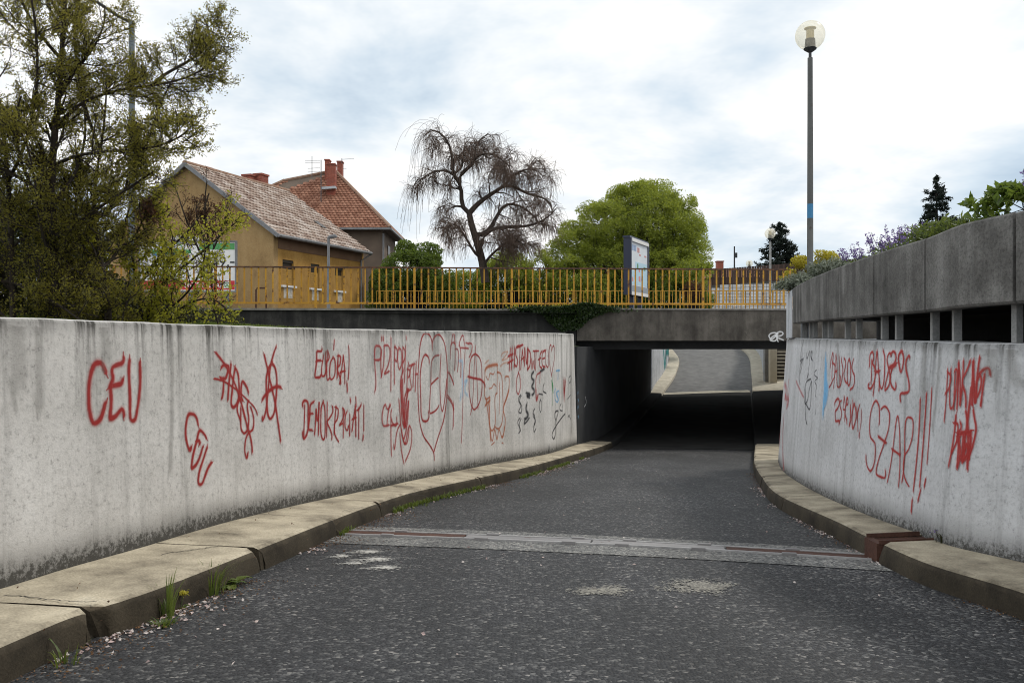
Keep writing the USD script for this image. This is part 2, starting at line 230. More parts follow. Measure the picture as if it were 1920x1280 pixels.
M['tunnel_side'] = grainy('sooty_side_wall', (.022, .023, .025), (.05, .052, .055), 1.2, .9, .4, 40)  # shade on the tunnel mouth wall put into the colour
M['post'] = grainy('post_concrete', (.20, .20, .195), (.34, .335, .325), 4, .85, .4, 70)
def painted_rust(name, paint, paint2, rust, amount):
    return mat(name, {'g': ('geometry', {}), 'n': ('noise_texture', {'scale': 9.0, 'detail': 6.0, 'roughness': .7}), 'n2': ('noise_texture', {'scale': 1.2, 'detail': 3.0}), 'r': ('rgb_ramp', ramp((amount, 1), (amount + .08, 0))), 'r2': ('rgb_ramp', ramp((.35, paint), (.65, paint2))), 'm': ('mix', {'mix_type': 'mix', 'color2': rust}),
        'b': ('bump', {'strength': .3, 'distance': .004}), 'p': ('principled_bsdf', {'roughness': .55, 'specular_ior_level': .4})},
        [('g.position', 'n.vector'), ('g.position', 'n2.vector'), ('n.fac', 'r.fac'), ('n2.fac', 'r2.fac'), ('r2.color', 'm.color1'), ('r.color', 'm.fac'), ('m.color', 'p.base_color'), ('n.fac', 'b.height'), ('b.normal', 'p.normal')])
M['rail'] = painted_rust('ochre_rail_paint', (.36, .175, .012), (.47, .245, .02), (.07, .025, .012), .38)
M['rail_top'] = painted_rust('worn_dark_rail', (.085, .032, .014), (.12, .05, .018), (.035, .016, .010), .45)
M['rail_pale'] = painted_rust('sunlit_rail_paint', (.38, .195, .018), (.46, .245, .025), (.10, .04, .015), .36)  # ochre paint of the far railing, with rust
M['steel'] = painted_rust('worn_steel', (.17, .162, .162), (.25, .238, .235), (.10, .065, .055), .31)
M['rust'] = grainy('rusty_steel', (.045, .02, .014), (.10, .045, .03), 7, .7, .4, 60)
M['dark'] = plain('dark_gap', (.012, .012, .012), .9)
M['soil'] = grainy('soil', (.035, .026, .018), (.08, .06, .04), 4, .95, .6, 30)
M['grassland'] = grainy('grass_ground', (.035, .05, .015), (.07, .095, .03), 2, .95, .8, 40)
M['street'] = grainy('street_paving', (.05, .05, .05), (.10, .098, .095), 1, .9, .3, 60)
M['bark'] = grainy('bark', (.018, .014, .011), (.05, .038, .028), 8, .9, .8, 40)
M['bark_red'] = grainy('willow_bark', (.035, .026, .021), (.08, .062, .050), 8, .9, .6, 40)
M['twig_red'] = grainy('willow_twigs', (.075, .050, .038), (.15, .105, .08), 3, .9, .2, 40)
M['bark_dark'] = grainy('dark_bark', (.014, .011, .009), (.035, .027, .02), 8, .9, .6, 40)

# ------------------------------------------------------------------ the lie of the road, kerbs and walls
B = 0.0747
DX, DY = 0.225, 0.974
_zr = PchipInterpolator([-60, -40, -28, -22, -16, -8, 0, 8, 16, 20.6, 22.4, 24.5, 31, 37, 38.9, 41, 45, 51.3, 56, 60, 64, 80, 100],
                        [1.80, 1.80, 1.78, 1.60, 16 * B, 8 * B, 0, -8 * B, -16 * B, -20.5 * B, -1.63, -1.655, -1.60, -1.46, -1.38, -1.12, -.50, .50, 1.18, 1.58, 1.76, 1.80, 1.80])
def zroad(x, y): return _zr(np.asarray(x) * DX + np.asarray(y) * DY)
def hit(u, v, off=0.0, y0=1.5, y1=23.0):
    m, k = (u - 960) / F, (640 - v) / F
    g = lambda Y: EYE + k * Y - float(zroad(m * Y, Y)) - off
    Y = brentq(g, y0, y1); return np.array([m * Y, Y])
KH, WH = .15, .17                     # kerb height, pavement level at the wall
def line(px, off, far=(), near=()):
    p = [np.array(q, float) for q in near] + [hit(u, v, off) for u, v in px] + [np.array(q, float) for q in far]
    p = np.array(p); p = p[np.argsort(p[:, 1])]; keep = np.r_[True, np.diff(p[:, 1]) > .25]; p = p[keep]
    return PchipInterpolator(p[:, 1], p[:, 0])
far = lambda u, v, off=0.0: hit(u, v, off, 30, 39.0)
farr = lambda u, v, off=0.0: hit(u, v, off, 39.2, 56)
kl = line([(109, 1231), (290, 1160), (484, 1072), (640, 1001), (759, 953), (899, 916), (977, 896), (1056, 872), (1105, 856)], 0,
          far=[(6.75, 38.4), farr(1268, 700), farr(1271, 672), (9.5, 52), (8.3, 60), (6.5, 70)], near=[(-2.15, -60), (-2.15, -30), (-2.12, -5)])
kr = line([(1729, 1095), (1617, 1037), (1574, 1012), (1472, 960), (1424, 908)], 0, far=[(6.05, 21.3), (10.75, 38.2), farr(1409, 705), farr(1395, 660), (13.6, 54), (12.6, 62), (10.8, 72)], near=[(2.9, -60), (2.9, -30), (2.72, 0), (2.66, 4.4)])
wl = line([(0, 1103), (120, 1066), (250, 1030), (400, 985), (540, 950), (700, 916), (840, 886), (930, 868), (1028, 850), (1082, 833)], WH,
          far=[(1.95, 21.2), (6.25, 38.4)] + [(float(kl(y)) - w, y) for y, w in ((40.5, .62), (42.5, .62), (45, .58), (48, .55), (52, .5), (61, .5))], near=[(-3.4, -60), (-3.35, -30), (-3.25, -5), (-3.2, 2)])
wr = line([(1920, 1054), (1796, 1027), (1738, 1005), (1651, 974), (1574, 943), (1482, 894), (1460, 865)], WH, near=[(4.0, -60), (3.9, -30), (3.62, -5), (3.3, 2)])
print('drain', hit(640, 993), hit(1625, 1050), 'wall end', hit(1082, 833, WH), hit(1460, 865, WH), 'kl', [float(kl(y)) for y in (2, 5, 8, 12, 20, 38, 50)], 'kr', [float(kr(y)) for y in (2, 5, 8, 12, 20, 38, 50)])
WLE = hit(1082, 833, WH); WRE = hit(1460, 865, WH)

# road: one sheet between the kerbs
ys = np.unique(np.r_[np.arange(-58, 0, 2.0), np.arange(0, 24, .25), np.arange(24, 72.1, .5)])
t = np.linspace(0, 1, 13)
X = kl(ys)[:, None] - .06 + (kr(ys) - kl(ys) + .12)[:, None] * t; Yg = np.repeat(ys[:, None], 13, 1)
crown = .018 * np.sin(np.pi * t)[None] + .006 * (meshkit.noise(np.stack([X * .8, Yg * .5, X * 0], -1)) - .5)
yq = np.arange(39.0, 72, .5); tq = np.linspace(0, 1, 9); Xq = kl(yq)[:, None] - .05 + (kr(yq) - kl(yq) + .10)[:, None] * tq; Yq = np.repeat(yq[:, None], 9, 1)
obj('far_road', (np.stack([Xq, Yq, zroad(Xq, Yq) + .018 * np.sin(np.pi * tq) + .010], -1).reshape(-1, 3), grid_faces(len(yq), 9, flip=True)), M['asphalt_far'], smooth=True, kind='structure')  # lighter sheet over the road, its sheen painted in
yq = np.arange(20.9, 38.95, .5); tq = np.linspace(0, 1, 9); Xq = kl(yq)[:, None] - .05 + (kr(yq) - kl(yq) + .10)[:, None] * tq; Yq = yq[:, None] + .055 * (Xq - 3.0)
obj('underpass_floor', (np.stack([Xq, Yq, zroad(Xq, Yq) + .018 * np.sin(np.pi * tq) + .010], -1).reshape(-1, 3), grid_faces(len(yq), 9, flip=True)), M['floor'], smooth=True, kind='structure')  # dark sheet over the road carries the painted tunnel shade
road_z = lambda x, y: zroad(x, y) + .018 * np.sin(np.pi * np.clip((x - kl(y) + .06) / (kr(y) - kl(y) + .12), 0, 1)) + .006 * (meshkit.noise(np.stack([x * .8, y * .5, x * 0], -1)) - .5)
obj('road', (np.stack([X, Yg, zroad(X, Yg) + crown], -1).reshape(-1, 3), grid_faces(len(ys), 13, flip=True)), M['asphalt'], smooth=True, kind='structure')

def sheet_on_road(poly_uv, n=(28, 3), lift=.004, rows=None):
    """a patch lying on the road, given by two edges (lists of world xy)"""
    a, b = (resample(np.array(e), n[0]) for e in poly_uv); w = np.linspace(0, 1, n[1])
    xy = a[:, None] * (1 - w)[:, None] + b[:, None] * w[:, None]
    return np.concatenate([xy, (road_z(xy[..., 0], xy[..., 1]) + lift)[..., None]], -1).reshape(-1, 3), grid_faces(*n)
# two pale concrete strips that carry the drain
d0, d1 = hit(646, 1000), hit(1628, 1047); dd = unit(d1 - d0); dn = np.array([-dd[1], dd[0]])
def drain_edge(o, a=0.0, b=1.0): return [d0 + (d1 - d0) * a + dn * o, d0 + (d1 - d0) * (a + b) / 2 + dn * o, d0 + (d1 - d0) * b + dn * o]
sf, sn = 0.38, -0.49
v_, f_ = sheet_on_road((drain_edge(sn, -.015, 1.015), drain_edge(-.112)), (40, 4)); v_[:, 2] += 0
strip = obj('concrete_strip', (v_, f_), M['strip'], smooth=True, kind='structure')
obj('concrete_strip', sheet_on_road((drain_edge(.112), drain_edge(sf, -.01, 1.01)), (40, 4)), M['strip'], smooth=True, kind='structure')

sv_ = np.array([[float(kl(38.75)) + .05 + t_ * (float(kr(38.75)) - float(kl(38.75)) - .1), 38.75 + o_ + .06 * t_] for o_ in (0, .45) for t_ in np.linspace(0, 1, 8)])
obj('concrete_strip', (np.c_[sv_, zroad(sv_[:, 0], sv_[:, 1]) + .018 * np.sin(np.pi * np.tile(np.linspace(0, 1, 8), 2)) + .016], grid_faces(2, 8, flip=True)), M['kerb_pale'], kind='structure')  # exit joint, its lit look put into the pale colour
# worn white marks on the asphalt
M['worn_paint'] = mat('worn_road_paint', {'uv': ('attribute', {'attribute': 'st'}), 'g': ('geometry', {}), 'mp': ('mapping', {'scale': (1.1, 5.0, 1), 'rotation': (0, 0, .12)}), 'n': ('noise_texture', {'scale': 1.6, 'detail': 4.0, 'roughness': .55, 'distortion': .3}), 'f': ('voronoi_texture', {'scale': 80.0}), 'sc': ('separate_color', {}),
    'ln': ('vector_math', {'math_type': 'length'}), 'fall': ('map_range', {'from_min': .35, 'from_max': 1.0, 'to_min': .03, 'to_max': -.22}), 'sum': ('math', {'math_type': 'add'}), 'fa': ('math', {'math_type': 'multiply_add', 'value2': .16, 'value3': -.08}), 'sum2': ('math', {'math_type': 'add'}),
    'r': ('rgb_ramp', ramp((.52, 0), (.60, .92))), 'p': ('principled_bsdf', {'base_color': (.50, .48, .44), 'roughness': .8}), 't': ('transparent_bsdf', {}), 'm': ('mix_closure', {})},
    [('uv.vector', 'ln.vector1'), ('ln.value', 'fall.value'), ('uv.vector', 'mp.vector'), ('mp.vector', 'n.vector'), ('g.position', 'f.vector'), ('f.color', 'sc.color'), ('sc.r', 'fa.value1'), ('n.fac', 'sum.value1'), ('fall.result', 'sum.value2'), ('sum.value', 'sum2.value1'), ('fa.value', 'sum2.value2'), ('sum2.value', 'r.fac'), ('r.color', 'm.fac'), ('t.BSDF', 'm.closure1'), ('p.BSDF', 'm.closure2')], surface='m.closure')
M['worn_patch'] = mat('worn_bare_patch', {'uv': ('attribute', {'attribute': 'st'}), 'g': ('geometry', {}), 'n': ('noise_texture', {'scale': 9.0, 'detail': 4.0, 'roughness': .6}), 'f': ('voronoi_texture', {'scale': 80.0}), 'sc': ('separate_color', {}),
    'ln': ('vector_math', {'math_type': 'length'}), 'fall': ('map_range', {'from_min': .3, 'from_max': 1.0, 'to_min': .22, 'to_max': -.3}), 'sum': ('math', {'math_type': 'add'}), 'fa': ('math', {'math_type': 'multiply_add', 'value2': .5, 'value3': -.25}), 'sum2': ('math', {'math_type': 'add'}),
    'r': ('rgb_ramp', ramp((.50, 0), (.62, .8))), 'c': ('rgb_ramp', ramp((0, (.14, .13, .12)), (.6, (.25, .235, .20)), (1, (.36, .34, .29)))), 'p': ('principled_bsdf', {'roughness': .85}), 't': ('transparent_bsdf', {}), 'm': ('mix_closure', {})},
    [('uv.vector', 'ln.vector1'), ('ln.value', 'fall.value'), ('g.position', 'n.vector'), ('g.position', 'f.vector'), ('f.color', 'sc.color'), ('sc.r', 'fa.value1'), ('sc.g', 'c.fac'), ('c.color', 'p.base_color'), ('n.fac', 'sum.value1'), ('fall.result', 'sum.value2'), ('sum.value', 'sum2.value1'), ('fa.value', 'sum2.value2'), ('sum2.value', 'r.fac'), ('r.color', 'm.fac'), ('t.BSDF', 'm.closure1'), ('p.BSDF', 'm.closure2')], surface='m.closure')
def blotch(name, u, v, ru, rv, m, kind='structure', seed=0):
    c, a, b = hit(u, v), hit(u + ru, v), hit(u, v + rv)
    g = np.linspace(-1, 1, 15); A_, B_ = np.meshgrid(g, g, indexing='ij'); xy = c + A_[..., None] * (a - c) + B_[..., None] * (b - c)
    P_ = np.concatenate([xy, (road_z(xy[..., 0], xy[..., 1]) + .005)[..., None]], -1).reshape(-1, 3)
    ff = grid_faces(15, 15); nz = np.cross(P_[ff[0, 1]] - P_[ff[0, 0]], P_[ff[0, 2]] - P_[ff[0, 0]])[2]
    obj(name, (P_, ff if nz > 0 else ff[:, ::-1], np.stack([A_.ravel(), B_.ravel()], 1)), m, kind=kind)
for u_, v_q, ru_, rv_ in ((690, 1036, 70, 7), (705, 1051, 88, 9), (720, 1067, 82, 9), (640, 1044, 45, 7), (665, 1058, 60, 6)): blotch('worn_white_marking', u_, v_q, ru_, rv_, M['worn_paint'])
blotch('worn_road_patch', 1310, 1105, 95, 20, M['worn_patch'])
blotch('worn_road_patch', 1130, 1113, 85, 13, M['worn_patch'])
blotch('worn_white_marking', 1375, 666, 22, 5, M['worn_paint']) if False else None

# drain: two steel channel plates in a frame, with small clamps
dr = thing('drainage_channel', 'worn steel slot drain with clamps lying across the asphalt ramp', 'drain', loc=(0, 0, 0))
def on_drain(a, o, h): q = d0 + (d1 - d0) * a + dn * o; return np.array([q[0], q[1], float(road_z(*q)) + h])
def drain_bar(a, b, o, w, h0, h1):
    m = MB(); k = 10
    for i in range(k):
        p, q = (on_drain(a + (b - a) * j / k, o, (h0 + h1) / 2) for j in (i, i + 1)); m.beam(p, q, w, h1 - h0)
    return m
for i in range(4):
    a, b = i / 4 + .002, (i + 1) / 4 - .002
    for o in (-.050, .050): obj('cover_plate', drain_bar(a, b, o, .066, -.02, .010), M['steel'] if 0 < i < 3 else M['rust'], dr)
M['bright_steel'] = grainy('bright_steel', (.28, .27, .27), (.42, .41, .40), 6, .5, .2, 60, metallic=.2)
for o in (-.100, .100): obj('frame_bar', drain_bar(0, 1, o, .018, -.02, .018), M['bright_steel'], dr)
obj('slot', drain_bar(0, 1, 0, .19, -.03, -.006), M['dark'], dr)
for a in (.10, .29, .46, .56, .70, .86):
    for o, e in ((-.106, 0), (.106, .012)):
        p = on_drain(a + e, o, .014); obj('clamp', MB().beam(p - np.r_[dd * .05, 0], p + np.r_[dd * .05, 0], .034, .022), M['steel'], dr)

# pavements with kerb, cast in separate slabs
def pavement_slab(parent, kx, wx, y0, y1, side, seed, dy=.06, rough_ends=(True, True), gap=.006, m='kerb', broken=0):
    """side -1: kerb faces +x (left pavement)"""
    y0, y1 = y0 + gap, y1 - gap
    y = np.linspace(y0, y1, max(4, int((y1 - y0) / dy)))
    K, W = kx(y), wx(y) + side * .03; zb = zroad(K, y)
    n = lambda k, s=3.0: meshkit.noise(np.stack([y * s, y * 0 + seed * 7.3, y * 0 + k], -1)) - .5
    ch = .006 * np.maximum(0, n(1, 4.0)) + .012 * np.maximum(0, n(2, 13.0) - .12) + .006 * np.maximum(0, n(8, 26.0))     # chipped arris
    end = np.zeros_like(y)
    for on, e in zip(rough_ends, (y0, y1)):
        if on: end = np.maximum(end, np.exp(-np.abs(y - e) / .05) * (.35 + 1.0 * n(3, 26)) * (1 + .5 * (broken == (1 if e == y0 else 2))))
    ch = np.maximum(ch + .045 * end, 0)
    s = -side                                                     # direction from wall to road
    prof = [(K + s * .012, zb - .12), (K + s * .006 + s * .006 * n(4, 6), zb + .03), (K - s * (.002 + ch * .35) + s * .008 * n(9, 9), zb + KH - .042 - ch), (K - s * (.011 + ch), zb + KH - .013 - ch * .5), (K - s * (.040 + ch * 1.3), zb + KH),
            (K * .6 + W * .4, zroad(K * .6 + W * .4, y) + .157 + .006 * n(5)), (K * .25 + W * .75, zroad(K * .25 + W * .75, y) + .164 + .006 * n(6)), (W, zroad(W, y) + WH), (W, zb - .12)]
    k = len(prof); v = np.stack([np.stack([np.broadcast_to(a, y.shape), y, b], -1) for a, b in prof], 1)
    f = grid_faces(len(y), k, True, flip=side < 0)
    o = (len(y) - 1) * k; cap = np.array([[0, i, i + 1] for i in range(1, k - 1)])
    f = np.vstack([f, cap if side > 0 else cap[:, ::-1], (cap[:, ::-1] if side > 0 else cap) + o])
    f = f[:, ::-1]
    wk = np.array([1, 1, .75, .22, .10, .02, 0, 0, 1.0])
    for which, e, sg in ((1, y0, 1), (2, y1, -1)):
        w_ = .065 if broken == which else .004
        v[..., 1] += sg * w_ * np.exp(-np.abs(y - e) / .035)[:, None] * wk * (1 + .9 * (meshkit.noise(np.stack([np.arange(9) * 1.7, np.full(9, seed * 3.1), np.full(9, which)], -1)) - .5))
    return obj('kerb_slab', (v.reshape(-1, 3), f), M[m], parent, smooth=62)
pl = thing('pavement', kind='structure'); pr = thing('pavement', kind='structure')
top = lambda u, v: hit(u, v, KH)[1]
cutsL = [-20, -8, -2, top(200, 1138), top(480, 1026), top(640, 970), top(735, 940), top(818, 914), top(905, 893), top(1000, 868), 17.5, 21.4, 26, 32, 38.3]
for i, (a, b) in enumerate(zip(cutsL[:-1], cutsL[1:])):
    pavement_slab(pl, kl, wl, a, b, -1, i, .05 if b < 22 else .5, gap=.014 if abs(a - cutsL[3]) < .01 else .005, m='kerb' if b < 22 else 'tunnel', broken={3: 1, 2: 2, 4: 1}.get(i, 0))  # slabs inside the tunnel get the painted-shade material
bed = MB()                                                      # dark bedding seen in the open joints
for y_ in cutsL[2:11]:
    bed.box((float(wl(y_)), y_ - .09, float(zroad(kl(y_), y_)) - .1), (float(kl(y_)) - .09, y_ + .09, float(zroad(kl(y_), y_)) + .02))
obj('joint_bedding', bed, M['soil'], pl)
yd = hit(1617, 1037)[1]
wrx = lambda y: np.where(np.asarray(y) > WRE[1] - .2, wr(np.minimum(y, WRE[1] - .2)) + .9 * (np.maximum(np.asarray(y), WRE[1] - .2) - WRE[1] + .2) ** 1.25, wr(np.minimum(y, WRE[1] - .2)))
plate_y = (hit(1640, 1015, KH)[1], hit(1617, 1005, KH)[1])
py0, py1 = min(plate_y), max(plate_y)
cutsR = [-20, -8, 0, 3.2, py0, py1, top(1457, 930), top(1430, 893), 14.0, 16.5]
for i, (a, b) in enumerate(zip(cutsR[:-1], cutsR[1:])):
    if a != py0: pavement_slab(pr, kr, wrx, a, b, 1, 20 + i, .05, gap=.005)
wtun = PchipInterpolator([16.0, 17.2, 19.5, 21.4, 38.3], [7.0, 8.1, 8.7, 9.2, 14.2])
for i, (a, b) in enumerate(((16.5, 21.3), (21.3, 27), (27, 33), (33, 38.3))): pavement_slab(pr, kr, wtun, a, b, 1, 40 + i, .3, m='kerb' if b < 21.4 else 'tunnel')  # tunnel stretch again in the painted-shade material
# rusty steel plate let into the right kerb where the drain meets it
cp = thing('kerb_plate', 'rust brown steel channel let into the right kerb at the end of the drain', 'steel plate')
m = MB(); ym = (py0 + py1) / 2; kx_, wx_ = float(kr(ym)), float(wr(ym)); zb = float(zroad(kx_, ym))
m.box((kx_ - .025, py0 + .015, zb - .06), (kx_ + .03, py1 - .015, zb + KH - .008)); obj('face_plate', m, M['rust'], cp)
m = MB(); q = 8
for i in range(q):
    x0, x1 = kx_ + .03 + (wx_ - kx_ - .03) * np.array([i, i + 1]) / q
    m.box((x0, py0 + .02, zroad(x0, ym) + .1), (x1, py1 - .02, zroad(x0, ym) + .135 + .02 * i / q))
obj('channel_floor', m, M['rust'], cp)
for y_, nm in ((py0 + .016, 'lip'), (py1 - .016, 'lip')):
    obj(nm, MB().beam((kx_ - .01, y_, zb + KH), (wx_ - .02, y_, float(zroad(wx_, ym)) + WH + .004), .012, .03), M['rust'], cp)

# ------------------------------------------------------------------ walls as swept surfaces
class Wall:
    def __init__(s, xy, ztop, side, batter, off=WH, foot=.08):
        s.p = resample(xy, 400); d = np.gradient(s.p, axis=0); d = unit(d); s.n = np.stack([d[:, 1], -d[:, 0]], 1) * (-side)
        s.a = np.r_[0, np.cumsum(np.linalg.norm(np.diff(s.p, axis=0), axis=1))]; s.L = s.a[-1]; s.side, s.bat = side, batter
        s.zb = zroad(s.p[:, 0], s.p[:, 1]) + off; s.zt, s.foot = ztop, foot
    def base(s, a): return np.stack([np.interp(a, s.a, s.p[:, k]) for k in (0, 1)], -1)
    def nrm(s, a): return np.stack([np.interp(a, s.a, s.n[:, k]) for k in (0, 1)], -1)
    def z0(s, a): return np.interp(a, s.a, s.zb)
    def z1(s, a): return s.zt(np.asarray(a))
    def surf(s, a, h, off=0.0):
        """a: length along, h: height above the foot"""
        a, h = np.broadcast_arrays(np.asarray(a, float), np.asarray(h, float)); b = s.base(a) + s.nrm(a) * (np.asarray(off) - s.bat * h)[..., None]
        return np.concatenate([b, (s.z0(a) + h)[..., None]], -1)
    def body(s, a0, a1, thick, na, nh=14, parent=None, material=None, ends=True, name='wall_panel', wob=.006):
        a = np.linspace(a0, a1, na); T = s.z1(a) - s.z0(a) + wob * (meshkit.noise(np.stack([a * 2.2, a * 0, a * 0 + 3], -1)) - .5) * 2
        rows = [s.surf(a, -s.foot * np.ones(na))]; hs = [np.full(na, -s.foot)]
        for j in range(nh): h = (T - .02) * j / (nh - 1); rows.append(s.surf(a, h)); hs.append(h)
        rows.append(s.surf(a, T - .006, -.007)); hs.append(T - .006); rows.append(s.surf(a, T, -.022)); hs.append(T)
        nfront = len(rows)
        rows.append(s.surf(a, T + .004, -thick + .02)); hs.append(T); rows.append(s.surf(a, T - .02, -thick)); hs.append(T); rows.append(s.surf(a, -s.foot * np.ones(na), -thick - s.bat * T)); hs.append(np.full(na, -s.foot))
        v = np.stack(rows, 1); H = np.stack(hs, 1); k = v.shape[1]
        f = grid_faces(na, k, True, flip=s.side > 0)
        cap = np.array([[0, i, i + 1] for i in range(1, k - 1)]); o = (na - 1) * k
        f = np.vstack([f, cap[:, ::-1] if s.side < 0 else cap, (cap if s.side < 0 else cap[:, ::-1]) + o])
        uv = np.stack([np.repeat(a[:, None], k, 1), H], -1).reshape(-1, 2)
        p = obj(name, (v.reshape(-1, 3), f, uv), material, parent, smooth=True)
        bt = (T[:, None] - H); bt[:, nfront - 1:] = 3.0
        UsdGeom.PrimvarsAPI(p).CreatePrimvar('below_top', Sdf.ValueTypeNames.FloatArray, 'vertex').Set(Vt.FloatArray.FromNumpy(bt.ravel().astype(np.float32)))
        return p
    def inverse(s, hmax, amax=None):
        a, h = np.meshgrid(np.linspace(0, amax or s.L, 500), np.linspace(0, hmax, 40), indexing='ij'); P_ = s.surf(a, h)
        ok = P_[..., 1] > 1.0; uv = np.stack([960 + F * P_[..., 0] / P_[..., 1], 640 - F * (P_[..., 2] - EYE) / P_[..., 1]], -1)[ok]
        sel = (uv[:, 0] > -200) & (uv[:, 0] < 2200) & (uv[:, 1] > 400) & (uv[:, 1] < 1300)
        s.inv = LinearNDInterpolator(uv[sel], np.stack([a[ok], h[ok]], 1)[sel]); return s
yl = np.linspace(-20, WLE[1], 90)
zt_px = [(0, 597), (160, 600), (350, 606), (540, 612), (700, 617), (860, 621), (1000, 624), (1080, 625)]
LW = Wall(np.stack([wl(yl), yl], 1), None, -1, .03)
_y = np.interp(np.arange(0, 1081, 20), *np.array([(960 + F * x / y, y) for x, y in zip(wl(yl[yl > 3]), yl[yl > 3])]).T)
_z = EYE + (640 - np.interp(np.arange(0, 1081, 20), *np.array(zt_px).T)) / F * _y
_zfit = np.poly1d(np.polyfit(_y, _z, 2)); print('left wall top', _z.round(2)[::9])
LW.zt = lambda a: np.clip(_zfit(np.maximum(np.interp(a, LW.a, LW.p[:, 1]), 4.0)), EYE + .05, EYE + .3)
LW.inverse(3.0)
left_wall = thing('retaining_wall', 'long curving white painted concrete wall covered in red graffiti, left of the ramp', 'wall')
aj = float(LW.inv(840, 760)[0])
LW.body(0, aj - .008, .30, 170, parent=left_wall, material=M['wall_l'])
LW.body(aj + .008, LW.L, .30, 60, parent=left_wall, material=M['wall_l'])
obj('joint_filler', (lambda m: m)(MB().add(np.concatenate([LW.surf(np.array([aj - .008, aj + .008]), h, -.02) for h in (0, 1.9)]).reshape(-1, 3), [[0, 1, 3], [0, 3, 2]])), M['dark'], left_wall)
# right wall: painted lower part, posts, cast panels above
xe, ye = WRE
yr = np.r_[np.linspace(-20, ye - .4, 70)]
curve = np.vstack([np.stack([wr(yr), yr], 1), [[xe + .12, ye + .35], [xe + .6, ye + 1.0], [xe + 1.4, ye + 1.55], [xe + 2.4, ye + 1.9]]])
RW = Wall(curve, lambda a: np.full(np.shape(a), EYE + .015), 1, .068)
_a = np.linspace(0, RW.L, 3000); _p = RW.base(_a); RW.inverse(2.6, float(_a[np.argmin(np.where(_p[:, 1] > 2, _p[:, 0] / np.maximum(_p[:, 1], .1), 9))]))
right_wall = thing('retaining_wall', 'curving white concrete wall with red graffiti under a row of grey parapet panels, right of the ramp', 'wall')
def z_at_px(pts, off):
    """height of a course on the wall, from points of the photograph"""
    A, Z = [], []
    for u, v in pts:
        a = float(np.interp(-u, -_uu, _aa)); y = float(RW.base(a)[1]); A.append(a); Z.append(EYE + (640 - v) / F * y)
    o = np.argsort(A); A, Z = np.array(A)[o], np.array(Z)[o]; print('course', A.round(2), (Z - EYE).round(3)); return lambda a: np.interp(a, A, Z)
_aa = np.linspace(0, RW.L, 4000); _pp = RW.base(_aa) + RW.nrm(_aa) * (-.068 * 1.8); _uu = np.where(_pp[:, 1] > 2, 960 + F * _pp[:, 0] / np.maximum(_pp[:, 1], .1), 9999); _k = int(np.argmin(_uu)); _s = _uu[:_k] < 9000; _aa, _uu = _aa[:_k][_s], _uu[:_k][_s]
zwt = z_at_px([(1484, 634), (1590, 636), (1740, 640), (1918, 645)], 0); zp0 = z_at_px([(1489, 607), (1600, 597), (1740, 585), (1918, 568)], 0); zp1 = z_at_px([(1489, 540), (1600, 493), (1742, 448), (1912, 397)], 0)
RW.zt = lambda a: zwt(a)
RW.body(0, RW.L, .34, 220, parent=right_wall, material=M['wall_r'])
def u_of(a, z, off): P_ = RW.surf(a, z - RW.z0(a), off); return np.where(P_[:, 1] > .5, 960 + F * P_[:, 0] / np.maximum(P_[:, 1], .5), 9999)
aa = np.linspace(0, RW.L, 4000)
def a_at_u(u, z, off=0.0):
    uu = u_of(aa, z, off); k = np.argmin(uu); return float(np.interp(-u, -uu[:k][uu[:k] < 9000], aa[:k][uu[:k] < 9000]))
ZP0, ZP1, PO = EYE + .20, EYE + .76, .02
cuts = [a_at_u(u, EYE + .5, PO) for u in (1910, 1743, 1646, 1578, 1532, 1506, 1491)]
cuts = [cuts[0] - 1.9 * k for k in (4, 3, 2, 1)] + cuts
def panel(a0, a1, seed):
    n = 8; a = np.linspace(a0 + .012, a1 - .012, n); r = []
    for z, o in ((zp0(a), PO - .015), (zp0(a) + .015, PO), (zp1(a) - .015, PO), (zp1(a), PO - .015), (zp1(a), PO - .13), (zp0(a), PO - .13)): r.append(np.concatenate([RW.base(a) + RW.nrm(a) * (o - RW.bat * (EYE - RW.z0(a)))[:, None], z[:, None]], 1))
    v = np.stack(r, 1); k = 6; f = grid_faces(n, k, True, flip=True); cap = np.array([[0, i, i + 1] for i in range(1, k - 1)])
    return obj('parapet_panel', (v.reshape(-1, 3), np.vstack([f, cap, cap[:, ::-1] + (n - 1) * k])), M['panel'], right_wall)
for i, (a0, a1) in enumerate(zip(cuts[:-1], cuts[1:])): panel(a0, a1, i)
def post_at(a):
    b, nn = RW.base(a), RW.nrm(a); c = b + nn * (-.13 - RW.bat * (EYE - RW.z0(a))); tdir = np.array([-nn[1], nn[0]])
    m = MB(); m.box((-.020, -.025, float(zwt(a)) + .006), (.020, .030, float(zp0(a)) + .03), lambda q: np.stack([c[0] + tdir[0] * q[:, 0] + nn[0] * q[:, 1], c[1] + tdir[1] * q[:, 0] + nn[1] * q[:, 1], q[:, 2]], 1))
    obj('post', m, M['post'], right_wall)
pa = [a_at_u(u, EYE + .1, -.02) for u in (1884, 1767, 1728, 1663, 1637, 1591, 1571, 1540, 1530, 1513, 1507, 1495)]
for a in pa: post_at(a)
for k in range(3):
    for a in (pa[0] - .95 - 1.9 * k, pa[0] - 1.9 - 1.9 * k): post_at(a)
def back_strip(a0, a1, o0, o1, z0, z1, n=120):
    a = np.linspace(a0, a1, n); fz = lambda z: z(a)[:, None] if callable(z) else np.full((n, 1), z); q = [np.concatenate([RW.base(a) + RW.nrm(a) * (o - RW.bat * (EYE - RW.z0(a)))[:, None], fz(z)], 1) for o, z in ((o0, z0), (o1, z0), (o1, z1), (o0, z1))]
    v = np.stack(q, 1); return v.reshape(-1, 3), grid_faces(n, 4, True)
obj('cavity_back', back_strip(0, cuts[-1] + .3, -1.25, -1.13, EYE - .3, EYE + .6), M['tunnel'], right_wall)  # cavity shade painted in with the dark tunnel material
